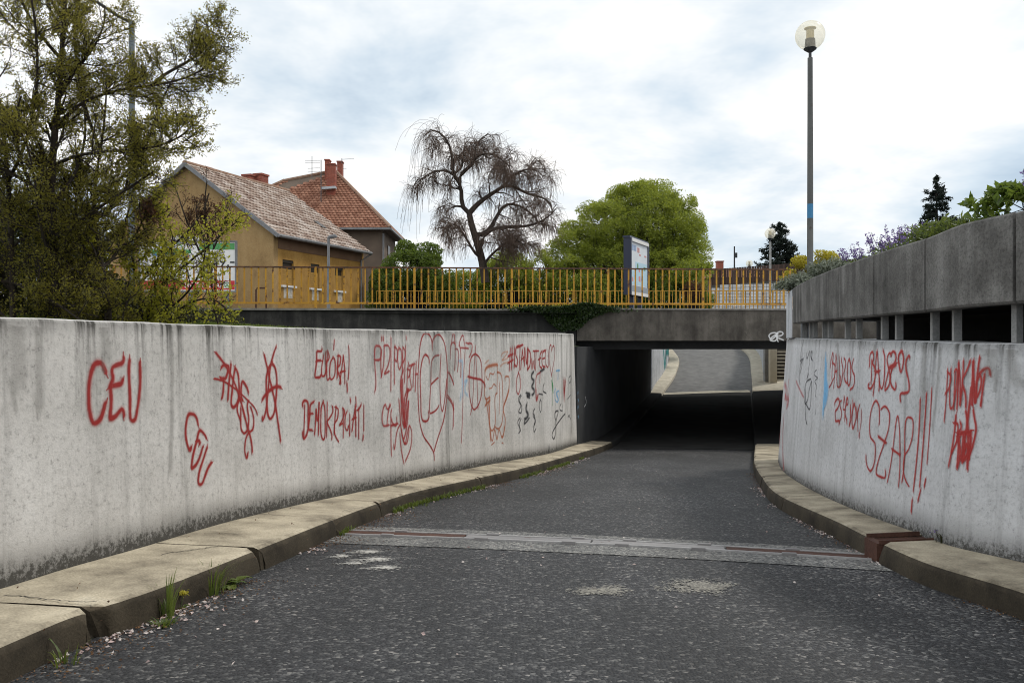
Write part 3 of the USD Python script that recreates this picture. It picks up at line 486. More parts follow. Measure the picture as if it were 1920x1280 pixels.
obj('cavity_floor', back_strip(0, cuts[-1] + .3, -1.13, -.342, EYE - .15, EYE - .06), M['tunnel'], right_wall)
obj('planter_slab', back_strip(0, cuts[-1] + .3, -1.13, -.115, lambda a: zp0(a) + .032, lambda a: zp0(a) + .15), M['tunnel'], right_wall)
# white end pier
ae = cuts[-1]
obj('end_pier', back_strip(ae + .012, min(ae + 1.9, RW.L), PO - .22, PO + .004, lambda a: zwt(a) + .006, lambda a: zp1(a) - .02, 24), M['wall_far'], right_wall)
v_, f_ = back_strip(ae - .25, ae + .55, -.9, -.75, EYE - .4, ZP1, 6)
# planting soil behind the panels
obj('planter_soil', back_strip(0, cuts[-1] + .5, -1.9, -.115, lambda a: zp0(a) + .152, lambda a: zp1(a) - .08), M['soil'], kind='structure')

# ------------------------------------------------------------------ ground, bridge and tunnel
ZS = EYE + .70
side = lambda fn, ys_, o=0.0: [(float(fn(y)) + o, float(y)) for y in ys_]
RWx = lambda y: float(np.interp(y, curve[:, 1], curve[:, 0]))
hole = ([(-17, -27)] + [(-17, 20.9)] + [(1.6, 21.0), (6.2, 38.4)] + side(wl, np.arange(39, 62, 2.0), -.15) + side(kr, np.arange(61, 46, -2.0), 1.3) + [(18.2, 46.2), (18.2, 38.8), (14.4, 38.4), (9.4, 21.6), (7.6, 17.2)]
        + [(RWx(y) + 1.5, y) for y in np.arange(15.5, -27, -2.0)])
hole_p = Polygon(hole).buffer(0)
gp = Polygon([(-600, -300), (600, -300), (600, 900), (-600, 900)]).difference(hole_p)
gv, gf = trimesh.creation.triangulate_polygon(gp, engine='earcut')
obj('ground', (np.c_[gv, np.full(len(gv), ZS)], gf), M['street'], kind='structure')
# garden slope behind the left wall
gx = np.linspace(0, 1, 14); gy = np.linspace(-27, 20.85, 60)
wx_ = np.where(gy < WLE[1], wl(np.minimum(gy, WLE[1])) - .25, wl(np.minimum(gy, WLE[1])) + .1)
X = -17 + (wx_[:, None] + 17) * gx; Yg = np.repeat(gy[:, None], 14, 1); Z = ZS - .02 - (ZS - EYE + .12) * np.clip(gx * 1.6 - .55, 0, 1) ** .8 + .08 * meshkit.fbm(np.stack([X, Yg, X * 0], -1), 3)
Z = np.minimum(Z, ZS - .01 + .02 * gx)
X_g, Y_g, Z_g = X, Yg, Z
obj('embankment', (np.stack([X, Yg, Z], -1).reshape(-1, 3), grid_faces(60, 14, flip=True)), M['grassland'], smooth=True, kind='structure')

# bridge line (near edge)
b0, b1 = np.array([-7.8, 20.75]), np.array([7.05, 21.62]); bd = unit(b1 - b0); bn = np.array([-bd[1], bd[0]])
def bp(x, o=0.0, z=0.0): q = b0 + bd * (x - b0[0]) / bd[0] + bn * o; return np.array([q[0], q[1], z])
def slab(m, x0, x1, o0, o1, z0, z1):
    v = [bp(x, o, z) for z in (z0, z1) for x, o in ((x0, o0), (x1, o0), (x1, o1), (x0, o1))]; return m.add(v, BOXF)
bridge = thing('bridge', 'low dark concrete road bridge with a stained beam spanning the underpass', 'bridge')
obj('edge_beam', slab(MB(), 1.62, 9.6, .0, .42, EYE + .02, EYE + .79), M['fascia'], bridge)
obj('beam_coping', slab(MB(), 1.45, 9.6, -.035, .42, EYE + .793, EYE + .83), M['cap'], bridge)
obj('lower_beam', slab(MB(), 1.0, 10.5, .30, 1.2, EYE - .20, EYE + .017), M['tunnel'], bridge)
m = MB(); v = np.array([bp(.5, .43, 0), bp(10.3, .43, 0), [15.5, 39.0, 0], [5.0, 39.0, 0]]); obj('deck_slab', MB().add(np.vstack([v + [0, 0, EYE - .12], v + [0, 0, ZS + .01]]), BOXF), M['tunnel'], bridge)
obj('far_beam', MB().box((5.0, 38.55, EYE - .32), (19.0, 38.95, EYE + 1.12)), M['fascia'], bridge)
def upright(m, pts, thick, z0, z1):
    for p, q in zip(pts[:-1], pts[1:]):
        p, q = np.array(p), np.array(q); d = unit(q - p); n = np.array([-d[1], d[0]]) * thick
        m.add([[*c, z] for z in (z0, z1) for c in (p, q, q + n, p + n)], BOXF)
    return m
yt = np.array([20.9, 24, 28, 32, 36, 38.5])
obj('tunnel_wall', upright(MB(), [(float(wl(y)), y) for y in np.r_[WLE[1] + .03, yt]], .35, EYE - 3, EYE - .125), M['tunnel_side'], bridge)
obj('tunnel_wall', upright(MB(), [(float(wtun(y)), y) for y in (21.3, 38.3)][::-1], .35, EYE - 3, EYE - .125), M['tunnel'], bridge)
# blackened abutment wall left of the span
ab = thing('abutment_wall', 'blackened concrete wall under the yellow railing, behind the white graffiti wall', 'wall')
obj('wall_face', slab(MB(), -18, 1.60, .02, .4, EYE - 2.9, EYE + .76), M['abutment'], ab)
obj('coping', slab(MB(), -18, 1.43, -.03, .45, EYE + .763, EYE + .815), M['cap'], ab)

# far side of the underpass
fw = thing('retaining_wall', 'pale wall with a teal graffiti mark seen through the tunnel on the left', 'wall')
yf = np.r_[np.arange(38.96, 61, 1.0)]
obj('wall_face', upright(MB(), [(float(wl(y)), y) for y in yf], .3, EYE - 2.7, ZS + .1), M['wall_far'], fw)
tl_ = MB(); tp = [(1246, 655), (1250, 664), (1249, 675), (1247, 690), (1244, 676), (1243, 655)]
pf = thing('pavement', kind='structure'); pg = thing('pavement', kind='structure')
for i, (a, b) in enumerate(((38.35, 42), (42, 46), (46, 50), (50, 55))): pavement_slab(pf, kl, wl, a, b, -1, 60 + i, .25, m='kerb_pale')
wfr = PchipInterpolator([38.3, 40.5, 43, 47, 51, 54, 60], [float(kr(38.3)) + 2.6, 11.85, 12.6, 13.95, 14.55, 14.55, 14.0])
wfr = lambda y: kr(y) + .58
kwr = lambda y: np.where(np.asarray(y) < 40.4, 11.75 + 0 * np.asarray(y), wfr(y))
for i, (a, b) in enumerate(((40.4, 44), (44, 48), (48, 52), (52, 56))): pavement_slab(pg, kr, wfr, a, b, 1, 70 + i, .25, m='kerb_pale')
pavement_slab(pg, kr, lambda y: 0 * np.asarray(y) + 15.2, 38.35, 40.4, 1, 75, .25, m='kerb_pale')
fr = thing('retaining_wall', 'bluish white wall with a dark foot curving along the far ramp, right of the tunnel exit', 'wall')
obj('wall_face', upright(MB(), [(float(wfr(y)), y) for y in np.r_[np.arange(40.6, 55, .4)]][::-1], .3, EYE - 2.8, ZS + .2), M['wall_far'], fr)
x_ = lambda u, Y: (u - 960) / F * Y
pier = thing('pier', 'grey concrete pier with a dark lower half beside the far stairs', 'pier')
obj('pier_shaft', MB().box((x_(1434.5, 40.3), 40.3, -.96), (x_(1443, 40.3), 40.58, EYE + .4)), M['post'], pier)
obj('dark_foot', MB().box((x_(1434.5, 40.3) - .012, 40.29, -1.5), (x_(1443, 40.3) + .004, 40.6, -1.003)), M['dark'], pier)
M['cream'] = grainy('cream_render', (.56, .49, .37), (.68, .61, .48), 3, .85, .2, 40)
pc = thing('pier', 'cream rendered pier between the grey pier and the far stairs', 'pier')
obj('pier_shaft', MB().box((x_(1444.2, 40.0), 40.0, -1.44), (x_(1457, 40.0), 40.5, EYE + .5)), M['cream'], pc)
st = thing('stairway', 'concrete stairs climbing out of the underpass, right of the cream pier', 'stairs')
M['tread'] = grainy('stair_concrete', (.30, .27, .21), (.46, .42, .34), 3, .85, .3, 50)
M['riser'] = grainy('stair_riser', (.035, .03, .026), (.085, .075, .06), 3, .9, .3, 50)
sx0, sx1, sy, sz = x_(1458.5, 40.0), 15.1, 40.6, float(zroad(12.8, 39.5)) + .17
for i in range(14):
    y_, z_ = sy + .30 * i, sz + .165 * i
    SM = lambda q: np.stack([sx0 + .945 * q[:, 0] + .327 * q[:, 1], sy - .327 * q[:, 0] + .945 * q[:, 1] + .2, q[:, 2]], 1)
    obj('step', MB().box((0, .30 * i + .03, z_ - .6), (2.6, .30 * i + .6, z_ + .125), SM), M['riser'], st); obj('tread', MB().box((0, .30 * i, z_ + .127), (2.6, .30 * i + .34, z_ + .165), SM), M['tread'], st)

# ------------------------------------------------------------------ railings
def railing(label, pts_fn, x0, x1, z0, z1, zlow, step, every, paint, top_m, post_from=0, bw_=.035):
    r = thing('railing', label, 'railing'); n = int(round((x1 - x0) / step))
    P_ = lambda x, z: np.r_[pts_fn(x)[:2], z]
    obj('top_rail', MB().beam(P_(x0, z1), P_(x1, z1), .055, .035), top_m, r)
    obj('bottom_rail', MB().beam(P_(x0, zlow), P_(x1, zlow), .035, .045), paint, r)
    for i in range(n + 1):
        x = x0 + step * i
        if (i + post_from) % every == 0:
            obj('post', MB().beam(P_(x, z0), P_(x, z1 + .012), .055, .055, up=(1, 0, 0)), paint, r)
        else: obj('bar', MB().beam(P_(x, zlow + .02), P_(x, z1 - .017), bw_, .020, up=(0, 1, 0)), paint, r)
    return r
railing('long ochre yellow railing with rusty dark top rail along the near edge of the bridge', lambda x: bp(x, .20), -10.4, 7.05, EYE + .80, EYE + 1.835, EYE + .95, .1735, 14, M['rail'], M['rail_top'], 10)
railing('second ochre railing standing across the road behind the bridge, seen low through the bars', lambda x: np.array([x, 39.1 - .012 * x, 0]), -6.22, 14.6, EYE + 1.13, EYE + 2.31, EYE + 1.25, .176, 12, M['rail_pale'], M['rail_pale'], 5, .026)

# ------------------------------------------------------------------ houses
def frame_map(o, ex, ey):
    o, ex, ey = (np.asarray(a, float) for a in (o, ex, ey))
    return lambda q: np.stack([o[0] + ex[0] * q[:, 0] + ey[0] * q[:, 1], o[1] + ex[1] * q[:, 0] + ey[1] * q[:, 1], q[:, 2]], 1)
M['plaster'] = streaky('ochre_plaster', (.24, .15, .065), (.33, .215, .095), (.39, .265, .125), 1.6)
M['plaster_side'] = streaky('ochre_side_plaster', (.27, .145, .036), (.38, .215, .058), (.46, .275, .085), 1.6)  # lit-side copy of the plaster, light put into the colour
M['band'] = grainy('brown_frieze', (.13, .075, .045), (.19, .115, .07), 2, .9, .2, 25)
M['brown'] = grainy('brown_render', (.10, .075, .058), (.16, .12, .09), 1.0, .9, .3, 20)
M['tile_a'] = island('pale_roof_tile', ((0, (.20, .13, .10)), (.25, (.29, .21, .165)), (.55, (.38, .30, .25)), (.85, (.50, .43, .38)), (1, (.25, .17, .135))), .85)
M['tile_b'] = island('red_roof_tile', ((0, (.24, .105, .065)), (.4, (.32, .15, .095)), (.75, (.40, .205, .135)), (1, (.27, .125, .08))), .85)
M['ridge'] = grainy('ridge_tile', (.20, .11, .07), (.33, .22, .16), 4, .85, .3, 30)
M['brick'] = mat('chimney_brick', {'tc': ('geometry', {}), 'mp': ('mapping', {'rotation': (math.pi / 2, 0, 0)}), 'b': ('brick_texture', {'scale': 4.2, 'color1': (.22, .055, .035), 'color2': (.32, .085, .05), 'mortar': (.20, .14, .11), 'mortar_size': .014, 'brick_width': .9, 'row_height': .32}), 'n': ('noise_texture', {'scale': 12.0, 'detail': 4.0}), 'r': ('rgb_ramp', ramp((.3, .7), (.7, 1.15))), 'm': ('mix', {'mix_type': 'multiply', 'fac': 1.0}), 'p': ('principled_bsdf', {'roughness': .9})},
    [('tc.position', 'mp.vector'), ('mp.vector', 'b.vector'), ('tc.position', 'n.vector'), ('n.fac', 'r.fac'), ('b.color', 'm.color1'), ('r.color', 'm.color2'), ('m.color', 'p.base_color')])
M['shutter'] = grainy('ochre_roller_shutter', (.28, .155, .035), (.40, .235, .06), 3, .7, .2, 30)
M['recess'] = plain('shaded_window', (.03, .022, .016), .4)  # one dark tone for windows, skylight and shutter boxes
M['white'] = grainy('white_paint', (.62, .61, .59), (.76, .75, .73), 3, .6, .1, 30)
M['zinc'] = grainy('zinc', (.13, .13, .135), (.22, .22, .225), 3, .5, .1, 30, metallic=.3)
M['lead'] = plain('lead_flashing', (.38, .40, .42), .5)
def tile_field(mb, p00, p10, p01, p11, cols, rows, thick, rng, clip=None):
    """courses of overlapping tiles on the quad p00-p10 (eave) .. p01-p11 (ridge); clip(a, b) tells whether a tile at those fractions stays"""
    p00, p10, p01, p11 = (np.asarray(p, float) for p in (p00, p10, p01, p11)); nrm = unit(np.cross(p10 - p00, p01 - p00)); nrm = nrm if nrm[2] > 0 else -nrm
    Q = lambda a, b: (p00 * (1 - a) + p10 * a) * (1 - b) + (p01 * (1 - a) + p11 * a) * b
    for j in range(rows):
        for i in range(cols):
            o = .5 * (j % 2); a0, a1, b0_, b1_ = (i + o + .03) / (cols + .5), (i + o + .97) / (cols + .5), j / rows - .004, (j + 1.22) / rows
            if clip and not clip((a0 + a1) / 2, (j + .5) / rows): continue
            w = rng.normal(0, .006); s_ = nrm * .012
            lo = [Q(a0, b0_) + nrm * (thick * 1.5 + w), Q(a1, b0_) + nrm * (thick * 1.5 + w), Q(a1, min(b1_, 1.01)) + s_, Q(a0, min(b1_, 1.01)) + s_]
            mid = (lo[0] + lo[1]) / 2 + nrm * thick * .9, (lo[2] + lo[3]) / 2 + nrm * thick * .5
            mb.add([lo[0], mid[0], lo[1], lo[3], mid[1], lo[2], lo[0] - nrm * thick, lo[1] - nrm * thick], [[0, 1, 4], [0, 4, 3], [1, 2, 5], [1, 5, 4], [6, 2, 1], [6, 7, 2], [6, 1, 0]])
rngT = np.random.default_rng(5)
# yellow house: local x along the lit side (away from the camera), local y along the gable (to the left)
hx, hy = unit(np.array([2.56, 6.7])), unit(np.array([-6.7, 2.56])); ho = np.array([-10.06, 36.0]); HM = frame_map(ho, hx, hy)
hp = lambda x, y, z: HM(np.array([[x, y, z]]))[0]
HL, HW, ZE, ZR = 7.1, 9.06, EYE + 4.72, EYE + 7.80
house = thing('house', 'ochre yellow gabled house with a weathered pale tiled roof behind the railing', 'house')
obj('gable_wall', MB().add(HM(np.array([[x, y, z] for x in (0, .3) for y, z in ((0, ZS - .3), (HW, ZS - .3), (HW, ZE), (HW / 2, ZR), (0, ZE))], float)), [[0, 2, 1], [0, 4, 2], [4, 3, 2], [5, 6, 7], [5, 7, 9], [9, 7, 8], [0, 1, 6], [0, 6, 5], [1, 2, 7], [1, 7, 6], [2, 3, 8], [2, 8, 7], [3, 4, 9], [3, 9, 8], [4, 0, 5], [4, 5, 9]]), M['plaster'], house)
# side wall with window openings
wins = [(.62, 1.42), (2.72, 3.42), (4.72, 5.42)]; zs0, zs1, zf = EYE + 2.42, EYE + 3.52, EYE + 3.95
m = MB(); yw = -.002
xs = [.302] + [c for w in wins for c in w] + [HL]
for i in range(0, len(xs), 2): m.box((xs[i], yw, ZS - .3), (xs[i + 1], .28, zf), HM)
for a, b in wins: m.box((a, yw, ZS - .3), (b, .28, zs0), HM); m.box((a, yw, zs1), (b, .28, zf), HM)
obj('side_wall', m, M['plaster_side'], house)
obj('rear_wall', MB().box((HL + .002, 0, ZS - .3), (HL + .2, HW, ZE - .1), HM), M['plaster_side'], house); obj('far_wall', MB().box((.302, HW - .25, ZS - .3), (HL, HW, ZE), HM), M['plaster'], house)
obj('frieze', MB().box((.302, -.03, zf), (HL, .28, ZE), HM), M['band'], house)
for k, (a, b) in enumerate(wins):
    w = obj('window', MB().box((a, .10, zs0), (b, .16, zs1), HM), M['recess'], house)
    for j in range(9):
        if j < 7: obj('shutter_slat', MB().box((a + .02, .055, zs0 + .02 + j * .10), (b - .02, .09, zs0 + .112 + j * .10), HM), M['shutter'], w)
    obj('shutter_box', MB().box((a, .03, zs1 - .12), (b, .098, zs1), HM), M['recess'], w)
    obj('sill', MB().box((a - .12, -.10, zs0 - .09), (b + .12, .05, zs0 - .002), HM), M['white'], w)
    obj('stain', MB().box((a + .08, -.012, zs0 - .55), (b - .1, -.004, zs0 - .10), HM), grainy(f'peeled_plaster_{k}', (.30, .25, .18), (.62, .60, .56), 7, .9, .2, 30), w)
ov = .38
rise = (ZR - ZE) / (HW / 2); ez = ZE - ov * rise
E0, E1, R0, R1 = hp(-.22, -ov, ez), hp(HL + .3, -ov, ez), hp(-.22, HW / 2, ZR + .02), hp(HL + .3, HW / 2, ZR + .02); L0, L1 = hp(-.22, HW + ov, ez), hp(HL + .3, HW + ov, ez)
nv = np.array([0, 0, -.10])
roof = obj('roof', MB().add([E0, E1, R1, R0, E0 + nv, E1 + nv, R1 + nv, R0 + nv], BOXF[:, ::-1]).add([L0, R0, R1, L1, L0 + nv, R0 + nv, R1 + nv, L1 + nv], BOXF[:, ::-1]), M['brown'], house)
m = MB(); tile_field(m, E0, E1, R0, R1, 34, 19, .035, rngT); tile_field(m, L1, L0, R1, R0, 20, 12, .035, rngT); obj('roof_tiles', m, M['tile_a'], roof, kind='stuff')
obj('ridge_tiles', MB().tube([R0 + [0, 0, .03], (R0 + R1) / 2 + [0, 0, .0], R1 + [0, 0, .03]], .10, 8), M['ridge'], roof)
for a, b, nm in ((E0, R0, 'verge_board'), (L0, R0, 'verge_board')): obj(nm, MB().beam(a + [0, 0, -.04], b + [0, 0, -.04], .05, .17), M['zinc'], roof)
obj('gutter', MB().tube([E0 + [.03, -.03, -.03], E1 + [.03, -.03, -.06]], .075, 8), M['zinc'], roof)
obj('downpipe', MB().tube([E1 + [.0, -.05, -.1], hp(HL - .15, -.09, ez - .45), hp(HL - .15, -.09, ZS)], .05, 8), M['zinc'], house)
obj('skylight', MB().beam(hp(5.4, 1.05, ZE + 1.05 * rise + .05), hp(5.4, 1.55, ZE + 1.55 * rise + .05), .38, .10), M['recess'], roof)
def chimney(parent, c, w, d, z0, z1, Mp=None, cap=True):
    ch = obj('chimney', MB().box((c[0] - w / 2, c[1] - d / 2, z0), (c[0] + w / 2, c[1] + d / 2, z1), Mp), M['brick'], parent)
    if cap: obj('chimney_cap', MB().box((c[0] - w / 2 - .04, c[1] - d / 2 - .04, z1 + .002), (c[0] + w / 2 + .04, c[1] + d / 2 + .04, z1 + .09), Mp), M['brick'], ch)
    return ch
chimney(roof, (5.5, HW / 2 + .30), .55, .48, ZR - 1, EYE + 8.30, HM); chimney(roof, (5.0, HW / 2 + .62), .45, .5, ZR - 1, EYE + 8.20, HM); chimney(roof, (1.6, HW / 2 + .5), .42, .5, ZR - 1, EYE + 7.92, HM)
# brown house with the hipped roof
h2 = thing('house', 'brown rendered house with red hipped tile roof and tall brick chimneys, behind the yellow house', 'house')
C0 = at(731, 427, 55); ze = C0[2]; xR, xL, yN, yF = C0[0], C0[0] - 13.5, 55.0, 62.5
obj('wall', MB().box((xL + .6, yN + .6, ZS - .3), (xR - .6, yF - .6, ze - .02)), M['brown'], h2)
ap = np.array([at(628, 0, 58.7)[0], 58.7, EYE + (640 - 322) / F * 58.7]); lr = np.array([at(533, 0, 58.7)[0], 58.7, EYE + (640 - 340) / F * 58.7])
e = {k: np.array(v, float) for k, v in dict(a=(xL, yN, ze), b=(xR, yN, ze), c=(xR, yF, ze), d=(xL, yF, ze)).items()}
lm = np.array([ap[0] - 1.0, 58.7, lr[2]])
r2 = obj('roof', MB().add([e['a'], e['b'], e['c'], e['d'], ap, lr], [[0, 1, 4], [0, 4, 5], [1, 2, 4], [2, 3, 5], [2, 5, 4], [3, 0, 5], [0, 2, 1], [0, 3, 2]]), M['brown'], h2)
m = MB(); inr = lambda a, b, A, Bq: True
nf = 26
def tri_field(m, a, b, c, cols, rows):
    a, b, c = (np.asarray(q, float) for q in (a, b, c)); foot = np.dot(c - a, b - a) / np.dot(b - a, b - a); up = c - (a + (b - a) * foot)
    tile_field(m, a, b, a + up, b + up, cols, rows, .045, rngT, lambda u_, v_: u_ > foot * v_ and u_ < 1 - (1 - foot) * v_)
wb = ap.copy(); tri_field(m, e['a'], e['b'], wb, 52, 24); tri_field(m, e['b'], e['c'], wb, 28, 24)
qa = e['a'] + (e['b'] - e['a']) * 0.0; n_ = 52
up_l = np.array([0, lr[1] - yN, lr[2] - ze]); tile_field(m, e['a'], e['b'], e['a'] + up_l, e['b'] + up_l, 52, 22, .045, rngT, lambda u_, v_: u_ > v_ * (lr[0] - xL) / 13.5 and u_ < (ap[0] - xL) / 13.5 * v_ + .02)
obj('roof_tiles', m, M['tile_b'], r2, kind='stuff')
for a, b in ((e['b'], ap), (e['c'], ap), (e['a'], lr), (lr, ap)): obj('hip_tiles', MB().tube([a + [0, 0, .05], b + [0, 0, .08]], .11, 6), M['ridge'], r2)
obj('gutter', MB().beam(e['a'] + [0, -.05, -.06], e['b'] + [.05, -.05, -.06], .13, .13), M['zinc'], r2); obj('gutter', MB().beam(e['b'] + [.05, 0, -.06], e['c'] + [.05, 0, -.06], .13, .13), M['zinc'], r2)
obj('downpipe', MB().tube([(xR - .5, yN + .52, ze - .3), (xR - .5, yN + .52, ZS)], .06, 6), M['zinc'], h2)
wnd = obj('window', MB().box((xR - .598, yN + 3.0, ze - 2.3), (xR - .55, yN + 4.0, ze - .8)), M['recess'], h2)
def chpx(u0, u1, vt, zb_, Y):
    a, b = at(u0, vt, Y), at(u1, vt, Y); return chimney(r2, ((a[0] + b[0]) / 2, Y + .3), b[0] - a[0], .6, zb_, a[2])
c1 = chpx(612, 628, 309, ze + 1.6, 57.0); chpx(609, 617, 301, ze + 2.2, 58.0); chpx(632, 641, 304, ze + 2.6, 59.6)
obj('flashing', MB().beam(at(604, 354, 56.9), at(630, 352, 56.9), .5, .16), M['lead'], r2)
M['wire'] = plain('aerial_metal', (.10, .10, .105), .5, .5)
m = MB(); Ya = 56.6; m.tube([at(602, 400, Ya), at(602, 300, Ya)], .03, 5); m.tube([at(585, 335, Ya), at(585, 293, Ya)], .018, 4)
for v in (302, 306, 316, 323): m.tube([at(572 + (v > 310) * 5, v, Ya), at(600, v - 1, Ya)], .012, 4)
aer = obj('aerial', m, M['wire'], r2)
obj('dish', MB().lathe([(0, 0), (.25, .05), (.36, .14), (.35, .15), (.24, .07), (0, .02)], at(603, 395, 56.5) + [0, 0, -.1]), M['white'], r2)
m = MB(); Yb = 59.4; m.tube([at(641, 306, Yb), at(641, 297, Yb)], .02, 4); m.tube([at(640, 299, Yb), at(664, 298, Yb)], .012, 4); m.tube([at(642, 316, Yb), at(650, 317, Yb)], .012, 4); obj('aerial', m, M['wire'], r2)
# small building far right behind the fence
h3 = thing('house', 'small far building with a brick chimney just above the brown board fence', 'house')
p_ = at(1335, 520, 72); obj('wall', MB().box((p_[0], 72, ZS - .2), (p_[0] + 5.5, 78, EYE + 5.4)), M['band'], h3)
rf3 = obj('roof', MB().add([[p_[0] - .3, 71.7, EYE + 5.4], [p_[0] + 5.8, 71.7, EYE + 5.4], [p_[0] + 5.8, 78.3, EYE + 5.4], [p_[0] - .3, 78.3, EYE + 5.4], [p_[0] - .3, 75, EYE + 6.3], [p_[0] + 5.8, 75, EYE + 6.3]], [[0, 1, 5], [0, 5, 4], [2, 3, 4], [2, 4, 5], [0, 4, 3], [1, 2, 5], [0, 2, 1], [0, 3, 2]]), M['tile_b'], h3)
a, b = at(1352, 491, 71), at(1364, 491, 71); chimney(rf3, ((a[0] + b[0]) / 2, 72.6), b[0] - a[0], .6, EYE + 5, EYE + 149 / F * 72.4)

# ------------------------------------------------------------------ block wall and board fence on the far right
bw = thing('block_wall', 'white painted block wall with dark joints under the brown board fence', 'wall')
M['block'] = island('white_block', ((0, (.46, .46, .46)), (.5, (.58, .58, .58)), (1, (.66, .66, .66))), .85, .2); M['mortar'] = plain('dark_mortar', (.06, .06, .06), .9)
A0, A1 = np.array([13.2, 56.5]), np.array([22.5, 53.5]); ad = unit(A1 - A0); an_ = np.array([-ad[1], ad[0]]); WM = frame_map(A0, ad, an_); WLn = float(np.linalg.norm(A1 - A0))
topz = lambda x: EYE + 3.72 + .05 * x
obj('wall_core', MB().add(WM(np.array([[x, y, z] for z in (0, 1) for x, y in ((0, .02), (WLn, .02), (WLn, .3), (0, .3))], float)) * [1, 1, 0] + np.array([[0, 0, ZS - .2]] * 4 + [[0, 0, topz(0) - .01], [0, 0, topz(WLn) - .01], [0, 0, topz(WLn) - .01], [0, 0, topz(0) - .01]]), BOXF), M['mortar'], bw)
m = MB()
for i in range(int(WLn / .27)):
    for j in range(16):
        z = ZS - .1 + j * .21
        if z + .2 < topz(i * .27): m.box((i * .27 + .014, 0, z + .012), (i * .27 + .256, .05, z + .2), WM)
obj('blocks', m, M['block'], bw, kind='stuff')
bf = thing('fence', 'dark brown stepped board fence on top of the white block wall', 'fence')
M['board'] = island('brown_board', ((0, (.030, .018, .014)), (.5, (.055, .033, .026)), (1, (.085, .05, .04))), .7, .2); m = MB()
for i in range(int(WLn / .16)):
    x = i * .16; z = topz(x) + (.02 if (i // 14) % 2 else -.28 if (i // 7) % 3 == 0 else .0); m.box((x + .008, .1, z), (x + .152, .13, EYE + 4.78 + .05 * x)), WM
    m.v[-1] = WM(m.v[-1])
obj('boards', m, M['board'], bf, kind='stuff')
for i in range(5): x = .2 + i * 2.2; obj('post', MB().box((x, .14, topz(x) - .5), (x + .1, .24, EYE + 4.84 + .05 * x), WM), M['board'], bf)

# ------------------------------------------------------------------ lamps, poles, boards
M['pole'] = painted_rust('grey_pole_paint', (.075, .078, .075), (.12, .122, .115), (.05, .035, .025), .33)
M['pole_pale'] = painted_rust('pale_pole_paint', (.22, .22, .21), (.32, .32, .31), (.07, .05, .04), .33)
M['globe'] = mat('globe_plastic', {'p': ('principled_bsdf', {'base_color': (.78, .74, .64), 'roughness': .25, 'specular_ior_level': .5}), 't': ('transparent_bsdf', {'color': (.93, .915, .86)}), 'tl': ('translucent_bsdf', {'color': (.88, .84, .74)}), 'm0': ('mix_closure', {'fac': .5}), 'lw': ('layer_weight', {'blend': .35}), 'rr': ('rgb_ramp', ramp((0, .20), (.7, .42), (1, .85))), 'm': ('mix_closure', {})},
    [('p.BSDF', 'm0.closure1'), ('tl.BSDF', 'm0.closure2'), ('lw.facing', 'rr.fac'), ('rr.color', 'm.fac'), ('t.BSDF', 'm.closure1'), ('m0.closure', 'm.closure2')], surface='m.closure')
M['socket'] = plain('dark_socket', (.018, .02, .022), .4); M['bulb'] = plain('old_lamp_holder', (.45, .38, .22), .4); M['blue'] = plain('blue_sticker', (.03, .17, .33), .5)
def globe_lamp(label, c, rad, zb_, pr_, pale, sticker=False):
    l = thing('globe_lamp', label, 'street lamp', loc=(c[0], c[1], zb_)); h = c[2] - zb_; s = rad / .225
    obj('pole', MB().tube([(0, 0, 0), (0, 0, h * .45), (0, 0, h - rad * 1.55)], [pr_ * 1.12, pr_ * 1.05, pr_ * .92], 12), M['pole_pale'] if pale else M['pole'], l, smooth=40)
    obj('neck', MB().lathe([(.0, -rad * 1.56), (pr_ * .55, -rad * 1.55), (pr_ * .5, -rad * 1.2), (rad * .42, -rad * .97), (rad * .45, -rad * .9), (rad * .37, -rad * .88), (rad * .33, -rad * .25), (0, -rad * .24)], (0, 0, h), 16), M['socket'], l, smooth=40)
    obj('bulb_holder', MB().lathe([(0, -rad * .235), (rad * .27, -rad * .235), (rad * .26, rad * .4), (rad * .40, rad * .47), (rad * .40, rad * .52), (0, rad * .53)], (0, 0, h), 16), M['bulb'], l, smooth=40)
    th = np.linspace(-math.acos(.42) - .0, math.pi / 2, 22); th = np.linspace(-math.asin(.89), math.pi / 2, 22)
    obj('globe', MB().lathe([(rad * math.cos(q), rad * math.sin(q)) for q in th[:-1]] + [(.001, rad)], (0, 0, h), 32), M['globe'], l, smooth=True)
    if sticker: obj('sticker', MB().tube([(0, 0, 1.11), (0, 0, 1.38)], pr_ * 1.075, 12, False), M['blue'], l, smooth=40)
    return l
g0 = at(1519, 67, 13.3); globe_lamp('tall grey pole with a clear cream globe and a blue band, beside the right parapet', g0, .225, EYE + .76, .043, False, True)
gl = at(1444, 438, 36.0); globe_lamp('smaller pale globe lamp in front of the dark spruce', gl, .225, ZS, .05, True)
gl = at(1405, 494, 66.0); globe_lamp('tiny distant globe lamp above the board fence', gl, .26, ZS, .05, True)
sl = thing('street_lamp', 'tall blue-grey street lamp with a long arm rising through the left tree', 'street lamp', loc=(*at(247, 0, 24)[:2], ZS))
tp_ = EYE + (640 - 40) / F * 24 - ZS
M['bluegrey'] = painted_rust('bluegrey_pole', (.10, .125, .14), (.16, .19, .20), (.05, .04, .03), .32)
obj('pole', MB().tube([(0, 0, 0), (0, 0, 3), (0, 0, tp_)], [.095, .088, .080], 12), M['bluegrey'], sl, smooth=40)
obj('arm', MB().tube([(.0, 0, tp_ - .05), (-.35, -.02, tp_ + .12), (-.9, -.1, tp_ + .48), (-1.5, -.2, tp_ + .66)], .045, 8), M['socket'], sl, smooth=40)
